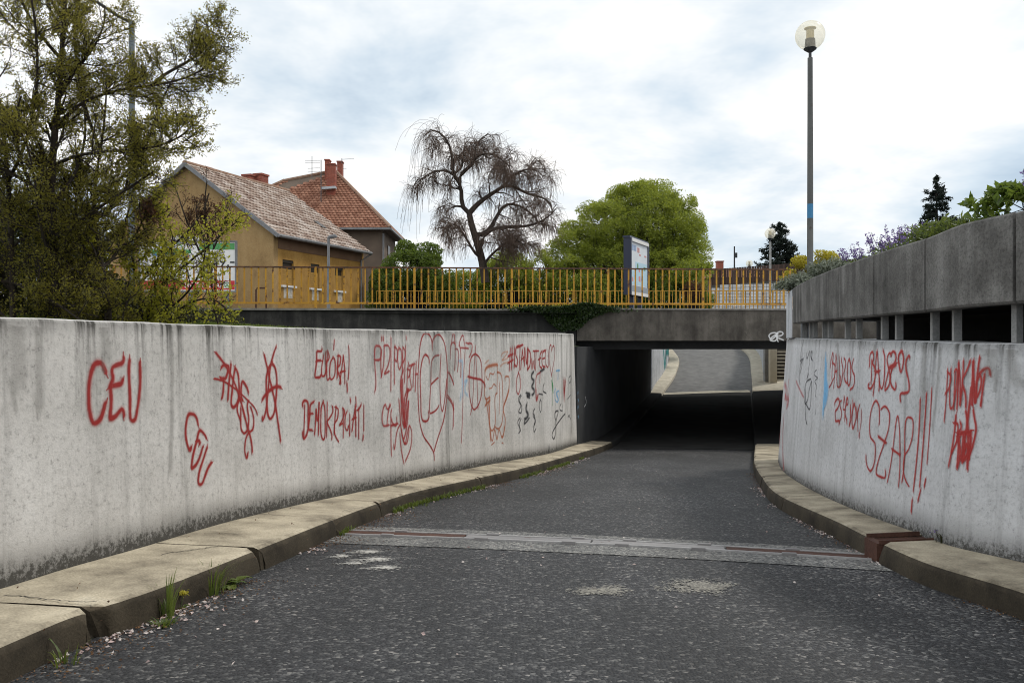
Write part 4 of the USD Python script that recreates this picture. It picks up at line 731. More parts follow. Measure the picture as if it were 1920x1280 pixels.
obj('lamp_head', MB().tube([(-1.42, -.2, tp_ + .66), (-1.6, -.22, tp_ + .72), (-2.1, -.3, tp_ + .78), (-2.25, -.32, tp_ + .76)], [.05, .10, .12, .04], 10), M['socket'], sl, smooth=40)
sp_ = thing('street_lamp', 'short grey lamp post in front of the ochre house wall', 'street lamp', loc=(*at(616, 0, 27)[:2], ZS))
hq = EYE + 193 / F * 27 - ZS
obj('pole', MB().tube([(0, 0, 0), (0, 0, 1.2), (0, 0, hq)], [.058, .05, .042], 10), M['zinc'], sp_, smooth=40)
obj('lamp_head', MB().tube([(-.03, 0, hq), (.05, 0, hq + .05), (.2, 0, hq + .07), (.27, 0, hq + .05)], [.04, .06, .06, .03], 8), M['zinc'], sp_, smooth=40)
ms = thing('mast', 'thin dark mast with a small box, left of the distant globe lamp', 'mast', loc=(*at(1377, 0, 68)[:2], ZS))
hm = EYE + 178 / F * 68 - ZS
obj('pole', MB().tube([(0, 0, 0), (0, 0, hm)], [.09, .05], 8), M['socket'], ms); obj('antenna_box', MB().box((.06, -.06, hm - .9), (.22, .06, hm - .5)), M['socket'], ms)
hr = thing('hoop', 'small rusty steel hoop standing behind the railing in front of the ochre gable', 'hoop')
ph = [at(480, 585, 21.6), at(480, 543, 21.6), at(482, 540, 21.6), at(497, 540, 21.6), at(499, 543, 21.6), at(499, 585, 21.6)]
obj('tube', MB().tube(ph, .022, 6), M['rust'], hr)
# advertising panel on the bridge
pn = thing('poster_panel', 'free-standing dark blue poster case with a pale printed poster, behind the railing', 'poster panel')
Pa, Pb = np.array([3.60, 26.0]), np.array([4.44, 27.8]); pd = unit(Pb - Pa); pnn = np.array([pd[1], -pd[0]]); PW = float(np.linalg.norm(Pb - Pa)); PM = frame_map(Pa, pd, pnn)
zt, zb2 = EYE + 197 / F * 26.0, EYE + 88 / F * 26.0
M['navy'] = plain('navy_case', (.010, .014, .032), .35); M['paper'] = grainy('poster_paper', (.60, .64, .68), (.68, .71, .74), 3, .5, .05, 30)
rb = lambda lo, hi, r=.03: None
obj('case', MB().box((0, -.21, zb2), (PW, -.02, zt - .03), PM), M['navy'], pn); obj('case_top', MB().box((-.02, -.23, zt - .028), (PW + .02, .0, zt + .03), PM), M['navy'], pn)
obj('poster', MB().box((.09, -.018, zb2 + .30), (PW - .09, -.004, zt - .14), PM), M['paper'], pn)
for lo, hi, nm in (((0, -.018, zb2), (.085, .03, zt - .03), 'frame'), ((PW - .085, -.018, zb2), (PW, .03, zt - .03), 'frame')): obj(nm, MB().box(lo, hi, PM), M['navy'], pn)
obj('frame', MB().box((.087, -.018, zt - .135), (PW - .087, .045, zt - .03), PM), M['white'], pn); obj('frame', MB().box((.087, -.018, zb2 + .0), (PW - .087, .03, zb2 + .10), PM), M['white'], pn)
obj('frame', MB().box((.087, -.018, zb2 + .102), (PW - .087, .02, zb2 + .295), PM), plain('grey_strip', (.25, .28, .31), .5), pn)
obj('leg', MB().box((.5, -.18, ZS), (.62, -.06, zb2), PM), M['navy'], pn); obj('leg', MB().box((PW - .62, -.18, ZS), (PW - .5, -.06, zb2), PM), M['navy'], pn)
def printed(parent, PMf, name, rects, m, y):
    q = MB()
    for x0, z0, x1, z1 in rects: q.box((x0, y, z0), (x1, y + .003, z1), PMf)
    obj(name, q, m, parent)
M['pale_blue'] = plain('print_pale_blue', (.42, .60, .70), .5); M['pale_red'] = plain('print_red', (.60, .22, .20), .5); M['print_blue'] = plain('print_blue', (.20, .30, .50), .5); M['print_green'] = plain('print_green', (.10, .25, .12), .5)
printed(pn, PM, 'print_field', [(.55, zb2 + .33, PW - .15, zb2 + 1.05), (.15, zb2 + .33, .5, zb2 + .75)], M['pale_blue'], -.003)
printed(pn, PM, 'print_words', [(.16 + i * .085, zt - .40, .21 + i * .085, zt - .22) for i in range(6)], M['print_blue'], -.003)
printed(pn, PM, 'print_words', [(.75 + i * .09, zt - .42, .80 + i * .09, zt - .27) for i in range(3)] + [(.95, zt - .50, 1.15, zt - .46), (1.55, zt - .5, 1.75, zt - .45), (.9, zb2 + .45, 1.1, zb2 + .62), (.9, zb2 + .75, 1.05, zb2 + .85), (.2, zb2 + .42, .32, zb2 + .55)], M['pale_red'], -.002)
printed(pn, PM, 'print_pictures', [(.72, zb2 + .85, .86, zb2 + 1.0), (1.45, zb2 + .83, 1.65, zb2 + .95)], M['print_green'], -.001)
# big poster board in front of the gable
bb = thing('billboard', 'white, green and red supermarket billboard standing before the ochre gable, half hidden by twigs', 'billboard')
YB = 33.5; x0, x1 = at(262, 0, YB)[0], at(441, 0, YB)[0]; z0, z1 = EYE + (640 - 545) / F * YB, EYE + (640 - 454) / F * YB
IM = lambda q: q
obj('board', MB().box((x0, YB, z0), (x1, YB + .09, z1)), M['white'], bb)
for lo, hi in (((x0 - .06, YB - .03, z0 - .06), (x1 + .06, YB + .1, z0)), ((x0 - .06, YB - .03, z1), (x1 + .06, YB + .1, z1 + .06)), ((x0 - .06, YB - .03, z0), (x0, YB + .1, z1)), ((x1, YB - .03, z0), (x1 + .06, YB + .1, z1))): obj('frame', MB().box(lo, hi), M['zinc'], bb)
for k in range(3): xk = x0 + .4 + k * (x1 - x0 - .8) / 2; obj('leg', MB().box((xk, YB + .102, ZS), (xk + .12, YB + .22, z1 - .2)), M['zinc'], bb)
obj('header', MB().box((at(322, 0, YB)[0], YB - .02, z1 + .07), (at(373, 0, YB)[0], YB + .03, z1 + .24)), M['white'], bb)
bx = lambda u, v: at(u, v, YB)
def on_board(name, u0, v0, u1, v1, m, d=.004): a, b = bx(u0, v1), bx(u1, v0); obj(name, MB().box((a[0], YB - d, a[2]), (b[0], YB - d + .003, b[2])), m, bb)
M['green'] = plain('print_bright_green', (.07, .27, .08), .5); M['red'] = plain('print_bright_red', (.50, .025, .03), .5); M['black'] = plain('print_black', (.015, .015, .017), .5); M['teal'] = plain('print_teal', (.07, .16, .22), .5)
on_board('red_band', 263, 526, 440, 543, M['red']); on_board('green_field', 374, 456, 440, 468, M['green']); on_board('green_stripe', 280, 468, 358, 475, M['green']); on_board('teal_stripe', 284, 475, 350, 480, M['teal'], .005); on_board('dark_picture', 312, 484, 330, 492, M['black'])
def words(text, u, v, h, m, d, parent=bb):
    p = bx(u, v); x = 0.0
    for ch in text:
        t_ = meshkit.text_mesh(ch, h / F * YB, .003, True); q = t_.vertices; q = q - [q[:, 0].min(), 0, 0]
        obj('letter', (np.stack([p[0] + x + q[:, 0], np.full(len(q), YB - d) - q[:, 2], p[2] + q[:, 1]], 1), t_.faces), m, parent); x += np.ptp(q[:, 0]) + .10 * h / F * YB
words('749,-', 383, 499, 17, M['black'], .005); words('SPAR', 388, 539, 9, M['white'], .006); words('INTER', 346, 539, 9, M['white'], .006)
m = MB(); c = bx(426, 534); m.box((c[0] - .14, YB - .009, c[2] - .14), (c[0] + .14, YB - .0065, c[2] + .14)); obj('logo_field', m, M['white'], bb)
a_ = np.linspace(0, 2 * np.pi, 25); ring = np.stack([c[0] + .10 * np.cos(a_), np.full(25, YB - .011), c[2] + .10 * np.sin(a_)], 1); obj('logo_ring', MB().tube(ring, .014, 5, False), M['green'], bb)
obj('logo_tree', MB().add([[c[0] - .05, YB - .011, c[2] - .05], [c[0] + .05, YB - .011, c[2] - .05], [c[0], YB - .011, c[2] + .07]], [[0, 1, 2]]), M['green'], bb)
for du in range(9): on_board('chequer', 334 + du * 2.6, 487 - du * 1.1, 336 + du * 2.6, 490 - du * 1.1, M['red'] if du % 2 else M['black'], .0055)
arc = np.linspace(0, np.pi, 20); obj('green_arc', MB().tube([bx(327 + 18 * math.cos(q), 472 - 17 * math.sin(q)) + [0, -.008, 0] for q in arc], .018, 5), M['green'], bb)

# ------------------------------------------------------------------ trees and plants
def limbs_from(guides, Y, k=14, rng=None, dy=.8):
    out, pix, dep = [], np.zeros((0, 2)), np.zeros(0)
    for i, g in enumerate(guides):
        y0 = 0.0
        if i:
            e = np.linalg.norm(pix - np.array(g[0]), axis=1); j = e.argmin()
            if e[j] < 60: y0 = dep[j]; g = [tuple(pix[j])] + list(g[1:])
        yy = y0 + np.linspace(0, 0 if i == 0 else rng.normal(0, dy), len(g)); p = resample(np.array([[u, v, Y + d] for (u, v), d in zip(g, yy)], float), k)
        pix = np.vstack([pix, p[:, :2]]); dep = np.r_[dep, p[:, 2] - Y]; out.append(np.array([at(*q) for q in p]))
    return np.stack(out)
def tree_parts(t, wood, twigs, crown, mw, mt, ml, origin):
    """wood, twigs: lists of (pts, rad, sides)"""
    for nm, group, m in (('trunk', wood, mw), ('twigs', twigs, mt)):
        if not group: continue
        mb = MB()
        for p, r, s_ in group: mb.add(*tubes(p - origin, r, s_))
        obj(nm, mb, m, t, smooth=True)
    if crown is not None: obj('crown', (crown[0] - origin, crown[1]), ml, t)
M['leaf_olive'] = leafmat('olive_spring_leaf', (.048, .047, .010), (.105, .100, .018), (.215, .190, .030), .52, .45, (.50, .44, .045))
M['leaf_lime'] = leafmat('lime_spring_leaf', (.20, .21, .020), (.31, .31, .03), (.44, .41, .045), .5, .4, (.70, .64, .07))
M['leaf_green'] = leafmat('fresh_green_leaf', (.085, .125, .018), (.17, .215, .028), (.28, .32, .045), .52, .45, (.54, .58, .065))
M['leaf_mid'] = leafmat('mid_green_leaf', (.055, .092, .015), (.10, .15, .025), (.17, .22, .036), .42, .45, (.22, .30, .04))
M['leaf_dark'] = leafmat('dark_shrub_leaf', (.016, .018, .006), (.030, .032, .009), (.06, .060, .014), .3, .4, (.08, .09, .012))
M['leaf_maple'] = leafmat('bud_brown_leaf', (.05, .02, .014), (.08, .035, .02), (.11, .055, .02), .35, .5, (.16, .06, .02))
M['needle'] = leafmat('spruce_needles', (.008, .014, .010), (.014, .022, .016), (.022, .032, .022), .12, .6, (.03, .05, .02))
M['ivy'] = leafmat('ivy_leaf', (.010, .022, .007), (.02, .036, .010), (.035, .055, .014), .2, .3, (.06, .10, .02))
M['yellow_leaf'] = leafmat('yellow_blossom', (.30, .26, .02), (.42, .36, .03), (.50, .46, .06), .4, .5, (.6, .5, .05))
M['grey_leaf'] = leafmat('grey_lavender_leaf', (.13, .15, .12), (.20, .22, .17), (.27, .29, .23), .3, .6, (.3, .33, .25))
M['grass'] = leafmat('grass_blade', (.05, .075, .016), (.09, .13, .025), (.15, .18, .04), .4, .45, (.25, .3, .05))
M['violet'] = leafmat('violet_flower', (.12, .08, .22), (.19, .13, .33), (.27, .20, .42), .35, .6, (.35, .25, .55))
M['stem'] = plain('flower_stem', (.06, .08, .03), .7)
# --- the tall dense tree behind the left wall
rng = np.random.default_rng(11)
YT = 11.8
def big_tree(name, label, guides, trunk_r, n1, n2, n3, nleaf, Y, leaf, lsize, seed, ln=((.9, 2.2), (.4, 1.0), (.2, .45)), mwood='bark', up=.05, leafm2=None):
    rng = np.random.default_rng(seed); g = limbs_from(guides, Y, 14, rng)
    rad = np.stack([np.linspace(r, max(.010, r * .18), 14) for r in trunk_r])
    c1, r1 = kids(g, rad, n1, rng, (.12, 1), .85, ln[0], 8, up, .13, .55, .25); c2, r2 = kids(c1, r1, n2, rng, (.1, 1), .8, ln[1], 6, up, .15, .6, .3); c3, r3 = kids(c2, r2, n3, rng, (.1, 1), .8, ln[2], 4, up, .16, .6, .4)
    r1, r2, r3 = np.maximum(r1, .006), np.maximum(r2, .0035), np.maximum(r3, .0022)
    o = np.array([g[0, 0, 0], g[0, 0, 1], ZS - 1.0]); t = thing(name, label, 'tree', loc=o)
    c = np.vstack([along(c3, int(nleaf * .75), .03, rng), along(c2, int(nleaf * .25), .03, rng)])
    tree_parts(t, [(g, rad, 8), (c1, r1, 5)], [(c2, r2, 3), (c3, r3, 3)], leaves(c, lsize, lsize * .5, rng, .25), M[mwood], M['bark_dark'], M[leaf], o)
    return t
G = [[(95, 720), (104, 500), (96, 350), (110, 180), (122, -20), (130, -160)], [(30, 720), (22, 480), (12, 300), (-20, 90), (-60, -100)], [(170, 720), (196, 520), (176, 380), (190, 270), (198, 200), (200, 150)],
     [(104, 330), (190, 285), (290, 275), (352, 246)], [(108, 215), (200, 175), (300, 158), (378, 132), (424, 62)], [(112, 150), (160, 110), (190, 60), (196, 10)], [(98, 400), (30, 330), (-60, 290), (-160, 230)],
     [(100, 430), (170, 400), (230, 360), (290, 320)], [(120, 120), (60, 40), (20, -60)], [(60, 560), (-40, 520), (-140, 470)], [(104, 480), (60, 420), (20, 400), (-60, 400)], [(190, 420), (250, 330), (300, 200), (335, 130)],
     [(190, 270), (150, 160), (140, 50), (160, -60)], [(15, 330), (60, 220), (70, 100), (50, -40)], [(180, 540), (90, 470), (70, 380), (40, 250)], [(300, 165), (345, 120), (383, 92), (380, 30)],
     [(196, 520), (220, 470), (235, 420), (250, 370)], [(20, 420), (-70, 370), (-180, 380)], [(-10, 160), (-80, 90), (-160, 60)], [(100, 430), (50, 330), (30, 260), (40, 180)], [(104, 380), (150, 300), (160, 240), (150, 170)], [(180, 440), (130, 380), (120, 330)], [(122, 40), (90, -10), (60, -60)], [(22, 500), (90, 560), (150, 600)], [(196, 520), (150, 450), (140, 400)], [(170, 640), (200, 590), (225, 570)], [(14, 350), (-40, 250), (-60, 180)], [(176, 360), (230, 330), (262, 290)]]
R = [.080, .050, .045] + [.026] * 25
big_tree('tree', 'tall dense olive-leaved tree with a dark trunk behind the white wall at far left', G, R, 420, 3600, 16000, 118000, YT, 'leaf_olive', .037, 21, ln=((.35, .95), (.18, .5), (.08, .24)))
G = [[(285, 680), (268, 600), (262, 540), (330, 455), (382, 392), (392, 362)], [(262, 560), (210, 520), (170, 470), (150, 440)], [(285, 640), (330, 585), (390, 560), (432, 590)], [(270, 560), (320, 520), (380, 470), (448, 412)], [(262, 540), (250, 470), (270, 410), (300, 380)], [(285, 620), (240, 590), (180, 570), (120, 575)], [(280, 600), (340, 560), (370, 520), (385, 470)]]
big_tree('tree', 'slender young tree with bright lime leaves in front of the billboard', G, [.035] + [.02] * 6, 110, 600, 1900, 8500, 13.2, 'leaf_lime', .058, 22, ln=((.3, .75), (.15, .4), (.08, .24)))
G = [[(420, 640), (400, 560), (392, 470), (385, 400), (388, 340)], [(395, 500), (360, 440), (345, 400), (330, 355)], [(392, 470), (415, 430), (424, 400), (428, 385)], [(300, 620), (310, 500), (300, 420), (310, 350)], [(310, 480), (270, 430), (262, 380)], [(392, 450), (372, 420), (368, 380)]]
big_tree('shrub', 'thin red-brown budding shrub rising before the ochre gable', G, [.018] * 6, 60, 300, 800, 4200, 14.0, 'leaf_maple', .038, 23, ln=((.25, .6), (.1, .3), (.06, .16)), up=.15)
def cloud_points(c, r, n, rng, shell=.55, seed=0, freq=1.3, cut=.46):
    """points in an ellipsoid, thinned by noise so that gaps and clumps appear"""
    c, r = np.asarray(c, float), np.asarray(r, float); d = unit(rng.normal(size=(n * 3, 3))); q = d * (rng.uniform(shell ** 3, 1, (n * 3, 1)) ** (1 / 3)); p = c + q * r
    k = meshkit.fbm(p * freq, 3, seed) > cut; return p[k][:n]
def bush(name, label, cat, blobs, n, leaf, size, seed, group=None, shell=.3, freq=1.3, cut=.46, wood='bark_dark', ntw=220, zfoot=None, inner=None):
    """shrub or far tree: stems fanning out into leafy lobes"""
    rng = np.random.default_rng(seed); blobs = [(np.array(c, float), np.array(r, float)) for c, r in blobs]; zf = ZS - .05 if zfoot is None else zfoot
    cc = np.mean([b[0] for b in blobs], 0); o = np.array([cc[0], cc[1], zf]); vol = np.array([b[1].prod() ** .67 for b in blobs]); t = thing(name, label, cat, group, loc=o)
    pts = np.vstack([cloud_points(c, r, int(n * w), rng, shell, seed + i, freq, cut) for i, ((c, r), w) in enumerate(zip(blobs, vol / vol.sum()))]); pts = pts[pts[:, 2] > zf + .02]
    tw = pts[rng.choice(len(pts), min(ntw, len(pts)), replace=False)]; s = o + rng.normal(size=(len(tw), 3)) * np.array([.12, .12, 0]) ; w = np.linspace(0, 1, 6)[None, :, None]
    path = s[:, None] * (1 - w) + tw[:, None] * w; path[:, 1:-1] += rng.normal(size=(len(tw), 4, 3)) * .05 * np.linalg.norm(tw - s, axis=1)[:, None, None]; path[..., 2] += np.sin(w[..., 0] * np.pi) * .12 * (tw - s)[:, 2:3]
    H = float(np.ptp(pts[:, 2])); r0 = np.linspace(1, .2, 6)[None] * (.004 + .006 * H) * rng.uniform(.5, 1.2, (len(tw), 1)); r0[:4] *= 2.2
    mb = MB(); mb.add(*tubes(path - o, r0, 4)); obj('stems' if cat != 'tree' else 'trunk', mb, M[wood], t, smooth=True)
    lv = leaves(pts, size, size * .58, rng, .2, .2); obj('crown' if cat == 'tree' else 'foliage', (lv[0] - o, lv[1]), M[leaf], t)
    return t
px = lambda u, v, Y, ru, rv, ry: (at(u, v, Y), (ru / F * Y, ry, rv / F * Y))
# dark understorey behind the left wall
bush('shrub', 'dense dark shrub filling the foot of the left tree above the white wall', 'shrub', [px(60, 520, 13.4, 150, 110, .8), px(-90, 500, 13.0, 120, 130, .8), px(165, 560, 13.6, 95, 58, .6), px(20, 420, 14.2, 120, 100, .6), px(120, 440, 14.4, 110, 70, .6), px(250, 590, 13.8, 80, 36, .5)], 46000, 'leaf_dark', .055, 31, shell=.1, freq=2.2, cut=.40, zfoot=EYE - .4)
bush('shrub', 'low dark twiggy shrub against the blackened wall, right of the lime tree', 'shrub', [px(330, 598, 16.5, 75, 30, .5), px(420, 606, 18, 40, 22, .4)], 4200, 'leaf_dark', .05, 32, shell=.1, freq=2.2, cut=.42, zfoot=EYE - .3)
# bare weeping willow
rng = np.random.default_rng(41); YW = 42.0
G = [[(910, 530), (904, 490), (893, 450), (884, 420), (880, 400)], [(880, 400), (866, 380), (862, 345), (850, 325), (848, 300), (842, 272), (828, 252), (806, 244), (797, 254)], [(850, 330), (830, 320), (806, 326), (784, 342)], [(882, 404), (905, 375), (935, 355), (952, 338), (946, 312), (960, 296)], [(862, 350), (874, 318), (890, 300), (892, 275), (908, 256), (916, 250)],
     [(932, 356), (962, 350), (992, 364), (1020, 372), (1036, 398)], [(888, 436), (925, 418), (950, 384), (985, 392), (1010, 420)], [(898, 465), (930, 428), (985, 424), (1012, 416), (1042, 392)], [(884, 302), (912, 288), (936, 296), (955, 312)], [(945, 345), (975, 322), (1000, 318), (1018, 332)], [(900, 480), (870, 440), (848, 420), (835, 430)], [(905, 500), (940, 462), (970, 452), (990, 470)], [(875, 390), (850, 388), (836, 400)], [(850, 325), (868, 300), (870, 278), (880, 262)]]
g = limbs_from(G, YW, 14, rng, 1.6)
rad = np.stack([np.linspace(a, b, 14) for a, b in [(.21, .14), (.12, .03), (.07, .025), (.14, .03), (.11, .025), (.09, .025), (.12, .03), (.12, .03), (.07, .02), (.07, .02), (.08, .025), (.08, .025), (.06, .02), (.06, .02)]])
c1, r1 = kids(g[1:], rad[1:], 150, rng, (.2, 1), .9, (.6, 1.6), 8, -.03, .2, .5, .3); c2, r2 = kids(c1, r1, 620, rng, (.2, 1), .9, (.3, .9), 6, -.08, .2, .6, .4)
hang, rh = kids(np.concatenate([c2, c2]), np.concatenate([r2, r2]), 5200, rng, (.1, 1), .9, (.35, 1.25), 9, -.34, .10, .5, .5, .2)
fuzz, rfz = kids(np.concatenate([c1, c2]) if c1.shape[1] == c2.shape[1] else c2, r2, 3600, rng, (.1, 1), 1.0, (.3, .95), 6, -.05, .16, .5, .5, .3)
lefth, rlh = kids(g[[1, 2]], rad[[1, 2]], 90, rng, (.55, 1), .8, (1.6, 3.6), 12, -.34, .06, .4, .5, .1)
wl_t = thing('tree', 'bare weeping willow with reddish hanging twigs behind the railing', 'tree', loc=g[0, 0] * [1, 1, 0] + [0, 0, ZS - .1])
o = g[0, 0] * [1, 1, 0] + [0, 0, ZS - .1]
tree_parts(wl_t, [(g, rad, 8), (c1, np.maximum(r1, .018), 5)], None, None, M['bark_red'], None, None, o)
mb = MB(); mb.add(*tubes(c2 - o, np.maximum(r2, .010), 3)).add(*tubes(hang - o, np.full(hang.shape[:2], .0056), 3)).add(*tubes(fuzz - o, np.full(fuzz.shape[:2], .0058), 3)).add(*tubes(lefth - o, np.full(lefth.shape[:2], .0065), 3)); obj('crown', mb, M['twig_red'], wl_t)
# round green tree, its neighbours and the hedge behind the railing
bush('tree', 'big round fresh green tree behind the poster panel', 'tree', [px(1190, 440, 49.6, 112, 84, 2.6), px(1215, 412, 50, 68, 74, 2.2), px(1140, 435, 49, 66, 62, 2.2), px(1265, 440, 50, 62, 70, 2.2), px(1085, 468, 48.5, 55, 50, 1.8), px(1180, 372, 50.5, 46, 30, 1.6), px(1290, 480, 49.5, 48, 56, 1.8), px(1235, 362, 51, 42, 26, 1.6), px(1150, 500, 48, 100, 58, 2.0), px(1250, 510, 48.3, 84, 50, 2.0), px(1276, 386, 50.5, 32, 30, 1.4), px(1050, 480, 49, 36, 36, 1.4), px(1112, 395, 50, 34, 20, 1.2), px(1160, 362, 50, 24, 16, .9), px(1300, 430, 50, 24, 26, .9), px(1206, 350, 50, 30, 16, .9), px(1068, 432, 49, 26, 20, .9), px(1322, 505, 49, 18, 22, .7)],
     150000, 'leaf_green', .105, 51, shell=.3, freq=1.7, cut=.495, ntw=420)
bush('shrub', 'bushy mid-green shrub right of the brown house, behind the railing', 'shrub', [px(770, 512, 44, 60, 46, 1.4), px(725, 535, 43, 34, 40, 1.2), px(820, 530, 44, 40, 48, 1.4), px(800, 480, 44.5, 36, 26, 1.0), px(760, 470, 44.5, 20, 22, .8)], 26000, 'leaf_mid', .13, 52, shell=.3, freq=1.2, cut=.46)
bush('shrub', 'yellow-green loose shrub under the bare willow', 'shrub', [px(870, 548, 45, 50, 42, 1.2), px(945, 530, 46, 60, 50, 1.4), px(1000, 520, 46.5, 46, 58, 1.4), px(950, 492, 46.5, 40, 26, 1.0), px(1060, 530, 46.5, 50, 56, 1.2), px(1110, 545, 46.5, 40, 44, 1.2)], 32000, 'leaf_green', .12, 53, shell=.3, freq=1.2, cut=.48)
bush('hedge', 'dark hedge along the street behind the railing, left of the poster panel', 'hedge', [px(760, 565, 47, 80, 44, 1.0), px(900, 560, 48, 90, 50, 1.0), px(1040, 555, 48, 90, 58, 1.0)], 40000, 'leaf_mid', .13, 54, shell=.3, freq=1.5, cut=.42)
bush('hedge', 'dark hedge right of the poster panel under the round green tree', 'hedge', [px(1180, 560, 47, 90, 50, 1.0), px(1290, 560, 48, 50, 48, 1.0)], 22000, 'leaf_mid', .13, 55, shell=.3, freq=1.5, cut=.42)
bush('shrub', 'pinkish flowering shrub low behind the railing, right end of the green tree', 'shrub', [px(1300, 545, 45.5, 22, 20, .5)], 1500, 'leaf_maple', .09, 56, shell=.2)
bush('shrub', 'yellow blossoming shrub behind the base of the tall globe lamp', 'shrub', [px(1500, 492, 30, 20, 14, .4), px(1540, 486, 30, 26, 18, .5), px(1558, 490, 30.5, 18, 20, .4), px(1492, 520, 30, 30, 26, .5), px(1545, 520, 30, 40, 30, .6)], 6500, 'yellow_leaf', .085, 57, shell=.2, freq=2.0, cut=.47)
# spruces
def spruce(label, u, vt, vb, Y, halfw, seed, whorls, name='spruce_tree'):
    rng = np.random.default_rng(seed); top_, z0_ = EYE + (640 - vt) / F * Y, ZS; o = np.array([at(u, 0, Y)[0], Y, z0_]); H = top_ - z0_; vis = (vb - vt) / F * Y
    t = thing(name, label, 'tree', loc=o); mb = MB().tube([(0, 0, 0), (.02, 0, H * .5), (0, 0, H)], [.018 * H, .012 * H, .004 * H], 8); tw, rr, lp = [], [], []
    for k in range(whorls):
        f = 1 - (k + .4) / whorls * min(1, (vis * 1.25) / H); f = max(f, .02); depth = 1 - f
        R_ = halfw / F * Y * min(1.0, (depth * H / vis) ** .85) * 1.02
        for j in range(7 + k // 4):
            an = rng.uniform(0, 2 * np.pi); L = R_ * rng.uniform(.55, 1.12); d = np.array([np.cos(an), np.sin(an), 0]); q = np.linspace(0, 1, 6)[:, None]
            tw.append(np.array([0, 0, f * H + rng.normal(0, .08)]) + d * L * q + np.array([0, 0, 1]) * (-.42 * L * q ** 1.3 + .26 * L * q ** 3)); rr.append(np.linspace(.05, .012, 6) * L / 2.5)
    tw, rr = np.array(tw), np.array(rr); c1, r1 = kids(tw, rr, len(tw) * 6, rng, (.15, 1), .8, (.25 * halfw / F * Y, .45 * halfw / F * Y), 4, -.10, .1, .5, .4, .6)
    mb.add(*tubes(tw, np.maximum(rr, .012), 4)); obj('trunk', mb, M['bark_dark'], t, smooth=True)
    pts = np.vstack([along(c1, len(c1) * 11, .04, rng), along(tw, len(tw) * 22, .05, rng)]); lv = leaves(pts, .30, .085, rng, .35, .3); obj('crown', lv, M['needle'], t); return t
spruce('tall slim dark spruce standing above the grey parapet on the right', 1756, 332, 440, 62, 50, 61, 12)
spruce('broad dark spruce behind the pale globe lamp', 1462, 418, 520, 64, 58, 62, 17)
# leafy shrub and lavender on the right planter
def on_planter(u, v, back):
    """a point behind the parapet panel seen at (u, v), set back from it"""
    a = a_at_u(u, ZP1, PO - .1) if u > 1490 else cuts[-1]; q = RW.base(a) - RW.nrm(a) * (back + RW.bat * (EYE - RW.z0(a))); return np.array([q[0], q[1], float(zp1(a)) - .06])
def clump(name, label, cat, u, n, h, spread, leaf, size, seed, back=.45, flowers=0, blades=True, group=None, hang=0.0, fl_h=1.25):
    rng = np.random.default_rng(seed); o = on_planter(u, 0, back); t = thing(name, label, cat, group, loc=o)
    th = rng.uniform(0, 2 * np.pi, n); lean = rng.uniform(0, 1, n) ** .7 * spread; q = np.linspace(0, 1, 6)[None, :, None]; hh = rng.uniform(.55, 1.05, n) * h
    b = np.stack([np.cos(th), np.sin(th), 0 * th], 1); s = b * (rng.uniform(0, .25, n) * spread)[:, None]; path = s[:, None] + b[:, None] * (lean[:, None, None] * q ** 1.4) + np.array([0, 0, 1.0]) * hh[:, None, None] * (q - (.25 + hang) * q ** 3 * (lean / max(spread, .01))[:, None, None])
    mb = MB(); mb.add(*tubes(path, np.full(path.shape[:2], .0026), 3)); obj('stems', mb, M['stem'], t)
    pts = along(path, n * 14, .014, rng); obj('foliage', leaves(pts, size, size * .30, rng, -.35), M[leaf], t)
    if flowers:
        w = path[:flowers]; tip = w[:, -1]; ex = tip[:, None] + np.linspace(0, 1, 5)[None, :, None] * (np.array([0, 0, h * (fl_h - 1) + .05]) + (w[:, -1] - w[:, -2])[:, None] * .8) ; m2 = MB(); m2.add(*tubes(ex, np.full(ex.shape[:2], .0022), 3)); obj('flower_stems', m2, M['stem'], t)
        fp = np.vstack([along(ex, flowers * 26, .012, rng)]); obj('flowers', leaves(fp, .024, .016, rng), M['violet'], t)
    return t
clump('lavender', 'violet flowering catmint, tallest clump on the parapet beside the grey shrub', 'flowers', 1640, 120, .26, .32, 'leaf_mid', .04, 71, flowers=40)
clump('lavender', 'violet flowering catmint nearer the tall globe lamp', 'flowers', 1598, 120, .22, .32, 'leaf_mid', .04, 72, flowers=34)
clump('lavender', 'violet flowering catmint next to the thin grass on the parapet', 'flowers', 1668, 110, .22, .30, 'leaf_mid', .04, 73, flowers=24)
clump('grass_tuft', 'thin green grass clump on the parapet right of the violet flowers', 'grass', 1704, 220, .32, .34, 'grass', .06, 74)
clump('grass_tuft', 'thin green grass clump under the slim spruce on the parapet', 'grass', 1740, 220, .27, .34, 'grass', .06, 75)
clump('lavender_shrub', 'round grey-leaved lavender shrub spilling over the end of the right wall', 'shrub', 1500, 520, .38, .36, 'grey_leaf', .06, 76, back=.14, hang=.4)
clump('lavender_shrub', 'smaller grey-leaved lavender shrub at the foot of the tall globe lamp', 'shrub', 1534, 420, .34, .30, 'grey_leaf', .06, 77, back=.30)
clump('shrub', 'small bright green leafy plant just left of the violet flowers', 'plant', 1572, 120, .16, .20, 'leaf_mid', .05, 78, back=.5)
q = on_planter(1828, 0, .75)
bush('shrub', 'broad-leaved green shrub over the parapet at the right edge', 'shrub', [(q + [.15, 0, .32], (.42, .35, .24)), (q + [.55, .1, .44], (.3, .3, .24)), (q + [-.2, .4, .22], (.3, .3, .2))], 2600, 'leaf_mid', .085, 79, shell=.2, freq=3, cut=.42, zfoot=EYE + .74, ntw=80)
clump('lavender', 'violet flower spikes at the upper right edge above the parapet', 'flowers', 1908, 46, .34, .22, 'leaf_mid', .04, 80, back=.5, flowers=36, fl_h=1.15)
